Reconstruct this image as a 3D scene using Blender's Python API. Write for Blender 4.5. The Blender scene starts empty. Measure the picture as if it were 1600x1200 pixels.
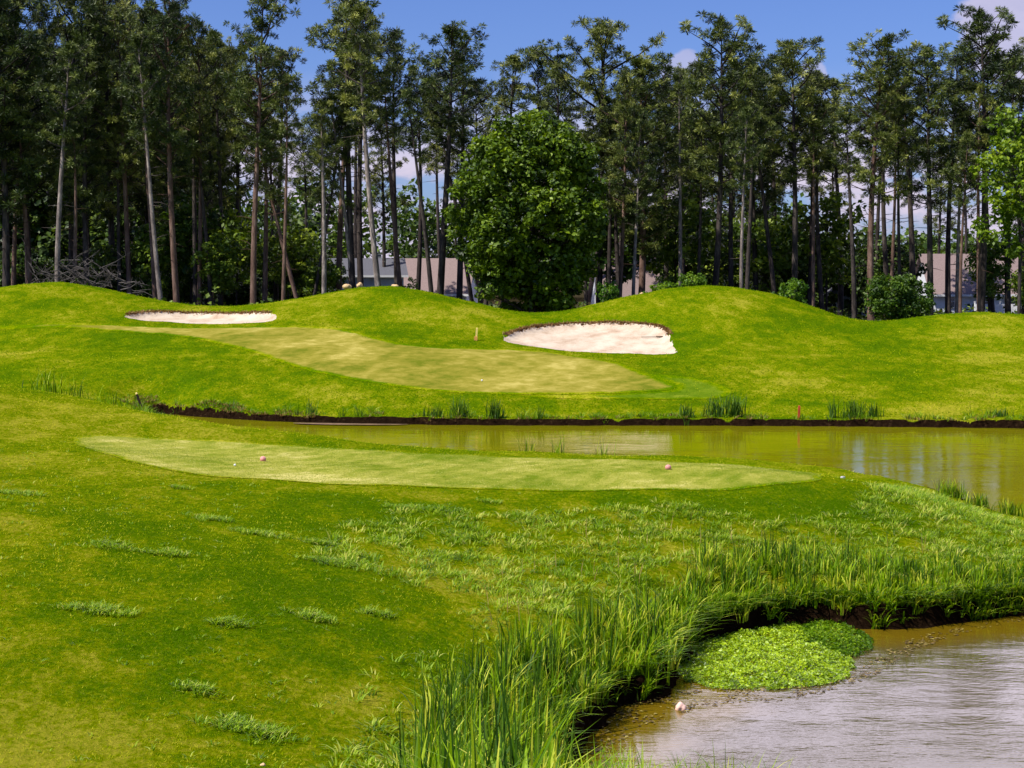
import bpy, math, random
import numpy as np
from mathutils import Vector, Matrix
from mathutils.geometry import delaunay_2d_cdt

random.seed(7)
rng = np.random.default_rng(7)
scene = bpy.context.scene
COL = scene.collection

# ------------------------------------------------------------------ camera, world, sun, exposure
F = 2537.0                       # focal length in pixels of the 1600 px wide photograph
CAMH = 7.4                       # metres above the pond
PITCH = math.atan(170 / F)
cam_d = bpy.data.cameras.new("camera")
cam_d.sensor_width = 36; cam_d.lens = F / 1600 * 36
cam_d.clip_start = 0.1; cam_d.clip_end = 6000
cam = bpy.data.objects.new("camera", cam_d); COL.objects.link(cam)
cam.location = (0, 0, CAMH); cam.rotation_euler = (math.pi / 2 - PITCH, 0, 0)
scene.camera = cam

SUN_EL, SUN_AZ = math.radians(54), math.atan2(-0.80, -0.50)     # azimuth clockwise from +Y
sd = Vector((math.sin(SUN_AZ) * math.cos(SUN_EL), math.cos(SUN_AZ) * math.cos(SUN_EL), math.sin(SUN_EL)))
sun_d = bpy.data.lights.new("sun", 'SUN'); sun_d.energy = 5.0; sun_d.angle = math.radians(0.5); sun_d.color = (1.0, 0.95, 0.86)
sun = bpy.data.objects.new("sun", sun_d); COL.objects.link(sun)
sun.rotation_euler = sd.to_track_quat('Z', 'Y').to_euler()

W = bpy.data.worlds.new("World"); scene.world = W; W.use_nodes = True
nt = W.node_tree; nt.nodes.clear()
def N(nt, t, **kw):
    n = nt.nodes.new(t)
    for k, v in kw.items():
        if k.startswith('i_'):
            n.inputs[k[2:].replace('_', ' ')].default_value = v
        else: setattr(n, k, v)
    return n
def math_n(nt, op, a, b=None, clamp=False):
    n = nt.nodes.new('ShaderNodeMath'); n.operation = op; n.use_clamp = clamp
    for i, v in enumerate((a, b)):
        if v is None: continue
        if isinstance(v, (int, float)): n.inputs[i].default_value = v
        else: nt.links.new(v, n.inputs[i])
    return n.outputs[0]
def smap(nt, v, a, b, c=0.0, d=1.0, smooth=True):
    n = nt.nodes.new('ShaderNodeMapRange'); n.interpolation_type = 'SMOOTHSTEP' if smooth else 'LINEAR'
    nt.links.new(v, n.inputs[0])
    for i, x in enumerate((a, b, c, d)): n.inputs[i + 1].default_value = x
    return n.outputs[0]
def mixc(nt, fac, a, b, mode='MIX'):
    n = nt.nodes.new('ShaderNodeMix'); n.data_type = 'RGBA'; n.blend_type = mode
    for s, v in ((n.inputs[0], fac), (n.inputs[6], a), (n.inputs[7], b)):
        if isinstance(v, (int, float)): s.default_value = v
        elif isinstance(v, tuple): s.default_value = (*v[:3], 1)
        else: nt.links.new(v, s)
    return n.outputs[2]
sky = N(nt, 'ShaderNodeTexSky', sky_type='NISHITA', sun_disc=False, sun_elevation=SUN_EL, sun_rotation=SUN_AZ % (2 * math.pi), air_density=1.0, dust_density=0.6, ozone_density=2.5)
tc = N(nt, 'ShaderNodeTexCoord')
sep = N(nt, 'ShaderNodeSeparateXYZ'); nt.links.new(tc.outputs['Generated'], sep.inputs[0])
zz = sep.outputs[2]
mp = N(nt, 'ShaderNodeMapping'); mp.inputs['Scale'].default_value = (1, 1, 2.2); nt.links.new(tc.outputs['Generated'], mp.inputs[0])
nz = N(nt, 'ShaderNodeTexNoise', i_Scale=3.2, i_Detail=9.0, i_Roughness=0.58); nt.links.new(mp.outputs[0], nz.inputs['Vector'])
nz2 = N(nt, 'ShaderNodeTexNoise', i_Scale=22.0, i_Detail=6.0, i_Roughness=0.6); nt.links.new(mp.outputs[0], nz2.inputs['Vector'])
skyc = mixc(nt, 1.0, sky.outputs[0], (0.44, 0.545, 0.93), 'MULTIPLY')
# unseen cloud ahead, shaped and brightened for the pond's reflection, low bank of pale cloud near the horizon
high = math_n(nt, 'MULTIPLY', smap(nt, nz.outputs[0], 0.26, 0.46), smap(nt, zz, 0.17, 0.21))
lowb = math_n(nt, 'MULTIPLY', smap(nt, nz2.outputs[0], 0.36, 0.58), smap(nt, zz, 0.13, 0.055))
high = math_n(nt, 'MULTIPLY', high, math_n(nt, 'MULTIPLY', smap(nt, sep.outputs[1], .1, .5), smap(nt, zz, .75, .5)))
def puff(px, py, r, sq=0.75):
    u, v = (px - 800) / F, (py - 600) / F
    d = Vector((u, math.cos(PITCH) - v * math.sin(PITCH), -v * math.cos(PITCH) - math.sin(PITCH))).normalized()
    dn = N(nt, 'ShaderNodeVectorMath', operation='DISTANCE'); nt.links.new(tc.outputs['Generated'], dn.inputs[0]); dn.inputs[1].default_value = d
    dd = math_n(nt, 'ADD', dn.outputs['Value'], math_n(nt, 'MULTIPLY', math_n(nt, 'SUBTRACT', nz2.outputs[0], 0.5), r * 1.6))
    return smap(nt, dd, r, r * 0.72)
cl = math_n(nt, 'MAXIMUM', high, lowb)
for a in ((1575, 40, 0.034), (1640, 60, 0.04), (1068, 104, 0.011), (1045, 112, 0.006), (1272, 118, 0.009)):
    cl = math_n(nt, 'MAXIMUM', cl, math_n(nt, 'MULTIPLY', puff(*a), 0.75 if a[2] > .02 else .5))
bg1 = N(nt, 'ShaderNodeBackground'); bg1.inputs[1].default_value = 0.107; nt.links.new(skyc, bg1.inputs[0])
ccol = mixc(nt, nz2.outputs[0], (0.46, 0.42, 0.60), (0.86, 0.78, 0.92))
bg2 = N(nt, 'ShaderNodeBackground'); nt.links.new(smap(nt, zz, .17, .24, .78, 2.9), bg2.inputs[1]); nt.links.new(ccol, bg2.inputs[0])
ms = N(nt, 'ShaderNodeMixShader'); nt.links.new(cl, ms.inputs[0]); nt.links.new(bg1.outputs[0], ms.inputs[1]); nt.links.new(bg2.outputs[0], ms.inputs[2])
wo = N(nt, 'ShaderNodeOutputWorld'); nt.links.new(ms.outputs[0], wo.inputs[0])

vs = scene.view_settings
vs.view_transform = 'Standard'; vs.look = 'None'; vs.exposure = 0.38; vs.gamma = 1.0; vs.use_curve_mapping = False
scene.cycles.max_bounces = 6; scene.cycles.diffuse_bounces = 3; scene.cycles.glossy_bounces = 3
scene.cycles.transmission_bounces = 3; scene.cycles.transparent_max_bounces = 4

# ------------------------------------------------------------------ picture <-> place
cp, sp = math.cos(PITCH), math.sin(PITCH)
def ray(px, py):
    u, v = (px - 800) / F, (py - 600) / F
    return np.array([u, cp - v * sp, -v * cp - sp])
def at_Y(px, py, Y):
    d = ray(px, py); t = Y / d[1]; return np.array([d[0] * t, Y, CAMH + d[2] * t])
def x_at(px, Y):                 # x of a picture column at depth Y
    return (px - 800) / F * Y * 1.0022
def on_water(px, py, z=0.0):
    d = ray(px, py); t = (z - CAMH) / d[2]; return (d[0] * t, d[1] * t)

# ------------------------------------------------------------------ terrain
CP = []     # world control points
def c_pyz(px, py, z):            # picture point lying at height z
    d = ray(px, py); t = (z - CAMH) / d[2]; CP.append((d[0] * t, d[1] * t, z))
def c_pyY(px, py, Y): CP.append(tuple(at_Y(px, py, Y)))
def c_w(px, Y, z): CP.append((x_at(px, Y), Y, z))
for a in [(0,1200,1.9),(400,1200,1.6),(700,1200,1.0),(-500,1200,2.2),(0,1000,2.25),(400,1000,1.95),(650,1000,1.45),(-400,1000,2.6),
          (0,850,2.65),(400,850,2.25),(800,850,1.6),(1200,850,1.1),(1500,850,0.95),(1700,850,0.9),(-300,850,3.0),
          (0,770,2.95),(300,770,2.5),(550,772,2.25),(800,775,2.0),(1050,775,1.9),(1250,765,1.85),
          (110,690,2.75),(200,712,2.62),(250,682,2.6),(400,692,2.4),(500,742,2.25),(640,704,2.2),(830,713,2.1),(900,760,2.0),(1050,722,2.0),
          (1100,764,1.9),(1200,735,1.93),(1300,750,1.85),(1400,768,1.15),(1490,795,0.75),(1580,820,0.6),(1400,815,1.3),
          (800,950,1.3),(1000,950,1.0),(1100,950,0.9),(1300,905,0.85),(1500,895,0.75),(1600,890,0.75),(1750,890,0.7),(800,1050,1.0),(900,1100,0.8),(760,1150,.95)]:
    c_pyz(*a)
for a in [(0,605,56),(-200,595,58),(100,618,55),(200,640,54),(300,655,53),(450,676,51.5),(640,701,49.3),
          (0,520,106),(0,560,96),(0,598,86),(-250,520,106),(-250,598,86),(90,441,122),(90,478,113),(90,503,108),(-90,462,120),(-250,470,120),
          (230,466,120),(370,478,118),(310,488,115),(310,504,110),(300,550,97),(300,600,88),(300,638,84.6),(480,463,120),
          (610,447,120),(600,490,110),(600,525,103),(600,560,95),(600,600,88),(600,640,82.3),(740,472,117),(835,489,115),
          (800,580,93),(850,556,98.5),(950,565,97),(900,551,102.5),(920,504,110),(1050,551,101.5),(800,526,105.5),(960,468,116),(1100,447,119),(1230,466,118),
          (1100,500,108),(1130,550,99),(1100,600,90),(1100,640,82.8),(1350,502,114),(1440,494,114),(1530,488,114),(1650,495,115),(1800,500,116),(1350,506,120),(370,484,124),(835,493,119),
          (1250,520,106),(1250,560,97),(1250,600,89),(1250,640,82.6),(1500,540,103),(1500,600,89),(1500,640,81.8),(1750,540,103),(1750,600,89),
          (800,617,86),(800,645,82)]:
    c_pyY(*a)
for px in (-500, 0, 300, 600, 900, 1200, 1500, 1900):
    c_w(px, 130, 4.0 if px < 700 else 3.1); c_w(px, 150, 3.6 if px < 700 else 3.0); c_w(px, 185, 3.1); c_w(px, 230, 3.0)
for px, z in ((0, 1.9), (250, 1.0)): c_w(px, 66, z)
for px in (450, 800, 1100): c_w(px, 57, 0.9)
c_w(640, 66, .5); c_w(1350, 52, .8)
for px in (-400,): c_w(px, 66, 2.6); c_w(px, 75, 2.4)
c_w(0, 76, 1.6)
for x, y, z in ((0, 0, 5.8), (-8, 0, 5.9), (8, 0, 5.2), (0, 10, 3.8), (-8, 10, 4.0), (6, 12, 2.2), (14, 12, 1.2), (12, 20, .7), (25, 30, .7), (-20, 20, 3.0), (-25, 40, 3.5), (-35, 60, 4.2)):
    CP.append((x, y, z))
CP = np.array(CP, float)
TS = 50.0
def _phi(r2): return np.where(r2 > 1e-12, 0.5 * r2 * np.log(r2 + 1e-20), 0.0)
_P = CP[:, :2] / TS
_K = _phi(((_P[:, None] - _P[None]) ** 2).sum(-1)) + np.eye(len(_P)) * 2e-4
_Q = np.c_[np.ones(len(_P)), _P]
_A = np.block([[_K, _Q], [_Q.T, np.zeros((3, 3))]])
_S = np.linalg.solve(_A, np.r_[CP[:, 2], 0, 0, 0])
def tps(x, y):
    sh = np.shape(x); x = np.ravel(x); y = np.ravel(y); out = np.empty(len(x))
    for i in range(0, len(x), 40000):
        q = np.c_[x[i:i+40000], y[i:i+40000]] / TS
        r2 = ((q[:, None] - _P[None]) ** 2).sum(-1)
        out[i:i+40000] = _phi(r2) @ _S[:-3] + _S[-3] + q @ _S[-2:]
    return out.reshape(sh)
_wd = rng.normal(size=(24, 2)); _wd /= np.linalg.norm(_wd, axis=1)[:, None]; _wp = rng.uniform(0, 6.28, 24)
def wav(x, y, L, k=0, n=8):      # smooth noise about +-1, wavelength L
    s = 0
    for i in range(n):
        j = (i + k * 5) % 24
        s = s + np.sin((x * _wd[j, 0] + y * _wd[j, 1]) * 6.283 / L * (0.7 + 0.09 * i) + _wp[j] + k)
    return s / math.sqrt(n) / 1.2
def sdist(x, y, poly):           # signed distance, positive outside
    x = np.asarray(x, float); y = np.asarray(y, float)
    d2 = np.full(x.shape, 1e18); ins = np.zeros(x.shape, bool)
    n = len(poly)
    for i in range(n):
        ax, ay = poly[i]; bx, by = poly[(i + 1) % n]
        ex, ey = bx - ax, by - ay
        t = np.clip(((x - ax) * ex + (y - ay) * ey) / (ex * ex + ey * ey + 1e-12), 0, 1)
        d2 = np.minimum(d2, (x - ax - t * ex) ** 2 + (y - ay - t * ey) ** 2)
        c = (ay > y) != (by > y)
        if by != ay:
            ins ^= c & (x < (bx - ax) * (y - ay) / (by - ay) + ax)
    return np.where(ins, -1, 1) * np.sqrt(d2)
def smooth(t): t = np.clip(t, 0, 1); return t * t * (3 - 2 * t)
def chaikin(p, n=2):
    p = [np.array(q, float) for q in p]
    for _ in range(n):
        o = []
        for i in range(len(p)):
            a, b = p[i], p[(i + 1) % len(p)]
            o += [a * .75 + b * .25, a * .25 + b * .75]
        p = o
    return [tuple(q) for q in p]
POND_FAR = chaikin([(x_at(px, Y), Y) for px, Y in
    [(215,88),(330,84.2),(450,81.6),(600,80.4),(800,79.8),(1100,79.8),(1300,79.4),(1600,78.4),(2100,76),(2700,68),(2600,52),(2100,45),(1760,45.5),(1600,47.3),(1530,50),(1450,53.5),(1350,57),(1200,59),(1000,60),(800,61),(640,63),(450,68),(330,74),(240,81)]], 2)
POND_NEAR = chaikin([on_water(*q) for q in
    [(865,1330),(880,1230),(905,1160),(965,1112),(1045,1088),(1062,1040),(1095,1006),(1160,988),(1250,975),(1320,978),(1380,986),(1480,976),(1600,962),(1800,948),(2300,940),(2800,1000),(3000,1500),(2200,1700),(1700,1500),(1400,1350),(1200,1290),(1040,1275),(960,1275)]], 1)
def G_poly(pts): return [tuple(G(*p)[:2]) for p in pts]
def height0(x, y):
    x = np.asarray(x, float); y = np.asarray(y, float)
    h = tps(x, np.minimum(y, 240))
    w = smooth((np.hypot(x * .8, y) - 190) / 60)
    h = h * (1 - w) + 3.0 * w
    w = smooth((np.abs(x) - 45 - .25 * y) / 40); h = h * (1 - w) + np.clip(h, 1, 4) * w
    h = h + 0.05 * wav(x, y, 9) * smooth((y - 4) / 20) + 0.02 * wav(x, y, 3.1, 1)
    return h
BUNKERS = []
def height(x, y):
    h = height0(x, y)
    for poly, amp in BUNKERS:
        s = sdist(x, y, poly); h = h - amp * smooth(-s / 0.5)
    x = np.asarray(x, float); y = np.asarray(y, float)
    s = np.minimum(sdist(x, y, POND_FAR), sdist(x, y, POND_NEAR))
    s = s + 0.10 * wav(x, y, 1.7, 2) + 0.05 * wav(x, y, .6, 3)
    cap = 0.36 + 0.42 * np.maximum(s, 0) + 0.02 * np.maximum(s, 0) ** 2
    up = np.minimum(np.maximum(h, 0.30), np.where(s < 9, cap, 1e9))
    up = np.where(s < 9, up + (np.maximum(h, .3) - up) * smooth((s - 3) / 6), up)
    land = smooth((s + 0.02) / 0.17) * up
    return np.where(s > -0.02, land, -0.7 * smooth((-s - .02) / 1.5) - 0.0)
def G(px, py, hf=height0):       # first hit of the picture ray with the ground
    d = ray(px, py); ys = np.r_[np.arange(8, 60, .2), np.arange(60, 240, .5)]
    t = ys / d[1]; zr = CAMH + d[2] * t; hh = hf(d[0] * t, ys)
    k = np.where(zr < hh)[0]
    if len(k) == 0: return (d[0] * t[-1], ys[-1], hh[-1])
    k = k[0]
    if k == 0: return (d[0] * t[0], ys[0], hh[0])
    a0, a1 = zr[k-1] - hh[k-1], zr[k] - hh[k]; f = a0 / (a0 - a1)
    y = ys[k-1] + f * (ys[k] - ys[k-1]); tt = y / d[1]
    return (d[0] * tt, y, float(hf(np.array([d[0] * tt]), np.array([y]))[0]))

B_LEFT = chaikin(G_poly([(190,494),(212,488),(260,486),(310,488),(370,489),(432,488),(434,500),(405,504),(330,506),(260,502),(205,498)]), 1)
B_RIGHT = chaikin(G_poly([(779,528),(800,518),(835,509),(880,505),(940,503),(1000,505),(1035,510),(1047,522),(1052,538),(1062,552),(1020,553),(930,550),(870,546),(800,537)]), 1)
BUNKERS += [(B_LEFT, .28), (B_RIGHT, .28)]
GREEN = chaikin(G_poly([(-120,505),(60,507),(200,508),(430,509),(545,514),(600,532),(680,545),(800,545),(880,552),(960,566),(1020,588),(1072,606),(1000,613),(880,617),(740,616),(640,608),(540,592),(450,572),(380,545),(290,525),(180,517),(60,512),(-120,512)]), 2)
TEE = chaikin(G_poly([(106,684),(150,679),(250,684),(400,692),(600,705),(800,715),(1000,719),(1150,727),(1240,737),(1306,752),(1200,762),(1000,766),(800,765),(600,759),(420,750),(300,742),(200,722),(140,704)]), 2)

# ------------------------------------------------------------------ mesh helpers
def np_mesh(name, V, T, mat=None, attrs=None, smooth_shade=False, quads=False):
    me = bpy.data.meshes.new(name)
    V = np.ascontiguousarray(V, np.float32); T = np.ascontiguousarray(T, np.int32); k = T.shape[1]
    me.vertices.add(len(V)); me.vertices.foreach_set('co', V.ravel())
    me.loops.add(T.size); me.loops.foreach_set('vertex_index', T.ravel())
    me.polygons.add(len(T)); me.polygons.foreach_set('loop_start', np.arange(0, T.size, k, dtype=np.int32))
    me.polygons.foreach_set('loop_total', np.full(len(T), k, np.int32))
    if smooth_shade: me.polygons.foreach_set('use_smooth', np.ones(len(T), bool))
    me.update(calc_edges=True)
    for an, av in (attrs or {}).items():
        a = me.attributes.new(an, 'FLOAT', 'POINT'); a.data.foreach_set('value', np.ascontiguousarray(av, np.float32))
    if mat: me.materials.append(mat)
    return me
def link(name, me, parent=None, loc=None):
    o = bpy.data.objects.new(name, me); COL.objects.link(o)
    if parent: o.parent = parent
    if loc is not None: o.location = tuple(float(c) for c in loc)
    return o
def tag(o, label=None, cat=None, group=None, kind=None):
    if label: o['label'] = label
    if cat: o['category'] = cat
    if group: o['group'] = group
    if kind: o['kind'] = kind
    return o
def thing(name, label, cat, loc, rz=0, group=None):
    o = bpy.data.objects.new(name, None); COL.objects.link(o); o.empty_display_size = .2
    o.location = tuple(float(c) for c in loc); o.rotation_euler = (0, 0, rz)
    return tag(o, label, cat, group)
class MB:
    def __init__(s): s.v = []; s.f = []; s.r = []
    def add(s, V, Fc, r=0.5):
        b = len(s.v); s.v += [tuple(p) for p in V]; s.f += [tuple(i + b for i in f) for f in Fc]; s.r += [r] * len(V)
    def box(s, c, d, rz=0, M=None):
        cx, cy, cz = c; dx, dy, dz = (q / 2 for q in d)
        V = [Vector((x, y, z)) for z in (-dz, dz) for y in (-dy, dy) for x in (-dx, dx)]
        if M is not None: V = [M @ p for p in V]
        V = [(p[0] * math.cos(rz) - p[1] * math.sin(rz) + cx, p[0] * math.sin(rz) + p[1] * math.cos(rz) + cy, p[2] + cz) for p in V]
        s.add(V, [(0,2,3,1),(4,5,7,6),(0,1,5,4),(2,6,7,3),(0,4,6,2),(1,3,7,5)])
    def tube(s, pts, rad, n=6, r=0.5, cap=True):
        pts = [Vector(p) for p in pts]; V = []; Fc = []
        ref = Vector((0.31, 0.17, 0.93)) if abs((pts[-1] - pts[0]).normalized().z) < .8 else Vector((1, 0, 0))
        for i, p in enumerate(pts):
            t = (pts[min(i + 1, len(pts) - 1)] - pts[max(i - 1, 0)]).normalized()
            a = t.cross(ref).normalized(); b = t.cross(a)
            for k in range(n):
                q = 6.2832 * k / n; V.append(p + (a * math.cos(q) + b * math.sin(q)) * rad[i])
        for i in range(len(pts) - 1):
            for k in range(n):
                k2 = (k + 1) % n; Fc.append((i*n+k, i*n+k2, (i+1)*n+k2, (i+1)*n+k))
        if cap: Fc.append(tuple(range(n))[::-1]); Fc.append(tuple((len(pts)-1)*n + k for k in range(n)))
        s.add(V, Fc, r)
    def mesh(s, name, mat, smooth_shade=True):
        me = bpy.data.meshes.new(name); me.from_pydata(s.v, [], s.f); me.validate()
        if smooth_shade: me.polygons.foreach_set('use_smooth', [True] * len(me.polygons))
        a = me.attributes.new('rnd', 'FLOAT', 'POINT'); a.data.foreach_set('value', np.array(s.r, np.float32)[:len(me.vertices)])
        me.materials.append(mat); me.update(); return me
    def obj(s, name, mat, parent=None, loc=None, smooth_shade=False): return link(name, s.mesh(name, mat, smooth_shade), parent, loc)

# ------------------------------------------------------------------ materials
def new_mat(name):
    m = bpy.data.materials.new(name); m.use_nodes = True; m.node_tree.nodes.clear(); return m, m.node_tree
def out(nt, sh):
    o = nt.nodes.new('ShaderNodeOutputMaterial'); nt.links.new(sh, o.inputs[0]); return o
def attr(nt, n):
    a = nt.nodes.new('ShaderNodeAttribute'); a.attribute_name = n; return a.outputs['Fac']
def noise(nt, scale, detail=4, rough=.55, vec=None, sc=None, dist=0.0):
    n = N(nt, 'ShaderNodeTexNoise', i_Scale=scale, i_Detail=float(detail), i_Roughness=rough, i_Distortion=dist)
    if vec is None:
        g = nt.nodes.new('ShaderNodeNewGeometry'); vec = g.outputs['Position']
    if sc:
        m = nt.nodes.new('ShaderNodeMapping'); m.inputs['Scale'].default_value = sc; nt.links.new(vec, m.inputs[0]); vec = m.outputs[0]
    nt.links.new(vec, n.inputs['Vector']); return n.outputs[0]
def ramp(nt, v, stops):
    r = nt.nodes.new('ShaderNodeValToRGB'); nt.links.new(v, r.inputs[0])
    e = r.color_ramp.elements
    while len(e) < len(stops): e.new(0.5)
    for i, (p, c) in enumerate(stops): e[i].position = p; e[i].color = (*c, 1)
    return r.outputs[0]
def bump(nt, h, dist, strength=1.0):
    b = nt.nodes.new('ShaderNodeBump'); b.inputs['Strength'].default_value = strength; b.inputs['Distance'].default_value = dist
    nt.links.new(h, b.inputs['Height']); return b.outputs[0]
def princ(nt, col, rough=.9, normal=None, spec=.2):
    p = nt.nodes.new('ShaderNodeBsdfPrincipled')
    if isinstance(col, tuple): p.inputs['Base Color'].default_value = (*col, 1)
    else: nt.links.new(col, p.inputs['Base Color'])
    if isinstance(rough, (int, float)): p.inputs['Roughness'].default_value = rough
    else: nt.links.new(rough, p.inputs['Roughness'])
    p.inputs['Specular IOR Level'].default_value = spec
    if normal is not None: nt.links.new(normal, p.inputs['Normal'])
    return p
LUSH, MIDG, YELG, DRYG = (0.072, 0.158, 0.0004), (0.135, 0.215, 0.0006), (0.232, 0.275, 0.0010), (0.42, 0.39, 0.028)
def turf_color(nt, speck=True):
    """grass colour of the place: depends on where the turf is lush, thin or dry"""
    dry, lush = attr(nt, 'dry'), attr(nt, 'lush')
    n1 = noise(nt, .16, 5, .6); n2 = noise(nt, 1.3, 6, .65, sc=(1, .55, 1)); n3 = noise(nt, 9, 4, .7, sc=(1, .6, 1))
    s = math_n(nt, 'ADD', math_n(nt, 'MULTIPLY', math_n(nt, 'SUBTRACT', n1, .5), 2.0), math_n(nt, 'MULTIPLY', math_n(nt, 'SUBTRACT', n2, .5), 1.5))
    s = math_n(nt, 'ADD', s, math_n(nt, 'MULTIPLY', math_n(nt, 'SUBTRACT', n3, .5), 1.7))
    s = math_n(nt, 'ADD', math_n(nt, 'ADD', s, .44), math_n(nt, 'SUBTRACT', math_n(nt, 'MULTIPLY', dry, .26), math_n(nt, 'MULTIPLY', lush, .15)))
    return ramp(nt, s, [(0.12, LUSH), (0.42, MIDG), (0.66, YELG), (1.0, DRYG)])
m_ground, nt = new_mat("turf_and_soil")
tcol = turf_color(nt)
fine = noise(nt, 30, 4, .85, sc=(1, .7, 1))
tcol = mixc(nt, smap(nt, fine, .38, .66, .0, .6, False), tcol, mixc(nt, 1.0, tcol, (.36, .46, .4), 'MULTIPLY'))
tcol = mixc(nt, smap(nt, noise(nt, 21, 4, .75, sc=(1, .6, 1)), .52, .66, 0, .55), tcol, mixc(nt, .5, tcol, (.36, .40, .04)))
g = nt.nodes.new('ShaderNodeNewGeometry'); sx = nt.nodes.new('ShaderNodeSeparateXYZ'); nt.links.new(g.outputs['Position'], sx.inputs[0])
soil = ramp(nt, noise(nt, 6, 6, .75), [(.3, (.006, .003, .002)), (.58, (.022, .012, .006)), (.8, (.12, .07, .035))])
bare = math_n(nt, 'ADD', attr(nt, 'bare'), math_n(nt, 'MULTIPLY', math_n(nt, 'SUBTRACT', noise(nt, 2.5, 5, .7), .5), .7))
lipf = smap(nt, math_n(nt, 'ADD', attr(nt, 'lip'), math_n(nt, 'MULTIPLY', math_n(nt, 'SUBTRACT', noise(nt, 3.5, 5, .7), .5), 1.4)), .45, .7)
tcol = mixc(nt, lipf, tcol, ramp(nt, noise(nt, 8, 4, .7), [(.3, (.06, .028, .012)), (.6, (.20, .105, .045)), (.8, (.34, .22, .11))]))
c2 = mixc(nt, smap(nt, bare, .42, .58), tcol, soil)
litter = ramp(nt, noise(nt, 3, 6, .8), [(.3, (.018, .015, .008)), (.6, (.05, .04, .02)), (.85, (.13, .10, .05))])
c3 = mixc(nt, attr(nt, 'wood'), c2, litter)
bh = math_n(nt, 'ADD', noise(nt, 14, 5, .75), math_n(nt, 'MULTIPLY', noise(nt, 70, 3, .8), .5))
out(nt, princ(nt, c3, .95, bump(nt, bh, .09, 1.0), .0).outputs[0])

def mown(name, stops, stripe_ang, stripe_w, amt):
    m, nt = new_mat(name)
    n1 = noise(nt, .22, 6, .62, sc=(1, .8, 1)); n2 = noise(nt, 1.6, 5, .7, sc=(.8, .9, 1)); n3 = noise(nt, 26, 3, .8)
    g = nt.nodes.new('ShaderNodeNewGeometry'); mp = nt.nodes.new('ShaderNodeMapping'); mp.inputs['Rotation'].default_value = (0, 0, stripe_ang)
    nt.links.new(g.outputs['Position'], mp.inputs[0])
    wv = N(nt, 'ShaderNodeTexWave', i_Scale=6.283 / 20 / stripe_w, i_Distortion=6.0, i_Detail=2.0); nt.links.new(mp.outputs[0], wv.inputs[0])
    wv.inputs['Detail Scale'].default_value = 1.5
    s = math_n(nt, 'ADD', math_n(nt, 'MULTIPLY', math_n(nt, 'SUBTRACT', n1, .5), 2.0), math_n(nt, 'MULTIPLY', math_n(nt, 'SUBTRACT', n2, .5), 1.3))
    s = math_n(nt, 'ADD', s, math_n(nt, 'MULTIPLY', math_n(nt, 'SUBTRACT', n3, .5), .7))
    s = math_n(nt, 'ADD', math_n(nt, 'ADD', s, .5), math_n(nt, 'MULTIPLY', math_n(nt, 'SUBTRACT', smap(nt, wv.outputs[1], .35, .65), .5), amt))
    e = smap(nt, math_n(nt, 'ADD', attr(nt, 'edge'), math_n(nt, 'MULTIPLY', math_n(nt, 'SUBTRACT', n2, .5), .7)), .25, .75)
    out(nt, princ(nt, mixc(nt, e, mixc(nt, 1.0, turf_color(nt), (.82, .82, .8), 'MULTIPLY'), ramp(nt, s, stops)), .95, bump(nt, n3, .03, .8), .0).outputs[0]); return m  # edge turf darkened in colour for the shade of absent grass blades
m_green = mown("closely_mown_bent", [(.1, (.12, .145, .010)), (.45, (.225, .205, .025)), (.7, (.30, .26, .045)), (.95, (.43, .36, .09))], .5, 2.0, .10)
m_collar = mown("mown_fringe", [(.1, (.055, .115, .003)), (.5, (.10, .165, .006)), (.9, (.18, .23, .015))], .5, 2.0, .05)
m_tee = mown("mown_tee_turf", [(.12, (.12, .175, .008)), (.42, (.225, .25, .028)), (.65, (.32, .315, .055)), (.92, (.50, .45, .14))], .55, .75, .13)
m_sand, nt = new_mat("pale_sand")
s1 = noise(nt, .8, 6, .6); s2 = noise(nt, 10, 4, .7)
sc_ = ramp(nt, math_n(nt, 'ADD', math_n(nt, 'MULTIPLY', s1, .7), math_n(nt, 'MULTIPLY', s2, .3)), [(.36, (.40, .28, .19)), (.48, (.53, .42, .31)), (.6, (.62, .52, .40))])
out(nt, princ(nt, sc_, .95, bump(nt, math_n(nt, 'ADD', s2, math_n(nt, 'MULTIPLY', noise(nt, 3, 3, .6, sc=(.5, 1, 1)), 2.0)), .04, .8), .05).outputs[0])

def water_mat(name, murk, rs, b1, b2, rough):
    m, nt = new_mat(name)
    n1 = noise(nt, 1.0, 3, .55, sc=(.7 * rs, 1.3 * rs, 1)); n2 = noise(nt, 3.7, 3, .6, sc=(.6 * rs, 1.5 * rs, 1))
    calm = smap(nt, noise(nt, .35, 3, .5, sc=(.6, 1, 1)), .38, .62, .35, 1.0)
    h = math_n(nt, 'MULTIPLY', math_n(nt, 'ADD', math_n(nt, 'MULTIPLY', n1, b1), math_n(nt, 'MULTIPLY', n2, b2)), calm)
    col = ramp(nt, noise(nt, .5, 4, .6, sc=(.5, 1, 1)), murk)
    p = princ(nt, col, rough, bump(nt, h, 1.0, 1.0), .5); p.inputs['IOR'].default_value = 1.333
    sh = math_n(nt, 'ADD', attr(nt, 'silt_and_reflection'), math_n(nt, 'MULTIPLY', math_n(nt, 'SUBTRACT', noise(nt, 1.3, 4, .6), .5), .5))
    nt.links.new(mixc(nt, smap(nt, sh, .15, .9), col, (.135, .088, .004)), p.inputs['Base Color'])  # shore tint: bottom silt plus the bank's olive reflection, painted into the base colour
    out(nt, p.outputs[0]); return m
m_water_far = water_mat("murky_green_water", [(.3, (.165, .165, .001)), (.7, (.205, .192, .001))], 1.0, .014, .005, .06)  # green base: murk plus the bank grass's reflection put into the colour
m_water_near = water_mat("murky_brown_water", [(.3, (.075, .058, .018)), (.7, (.085, .070, .030))], 1.7, .020, .008, .05)

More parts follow.
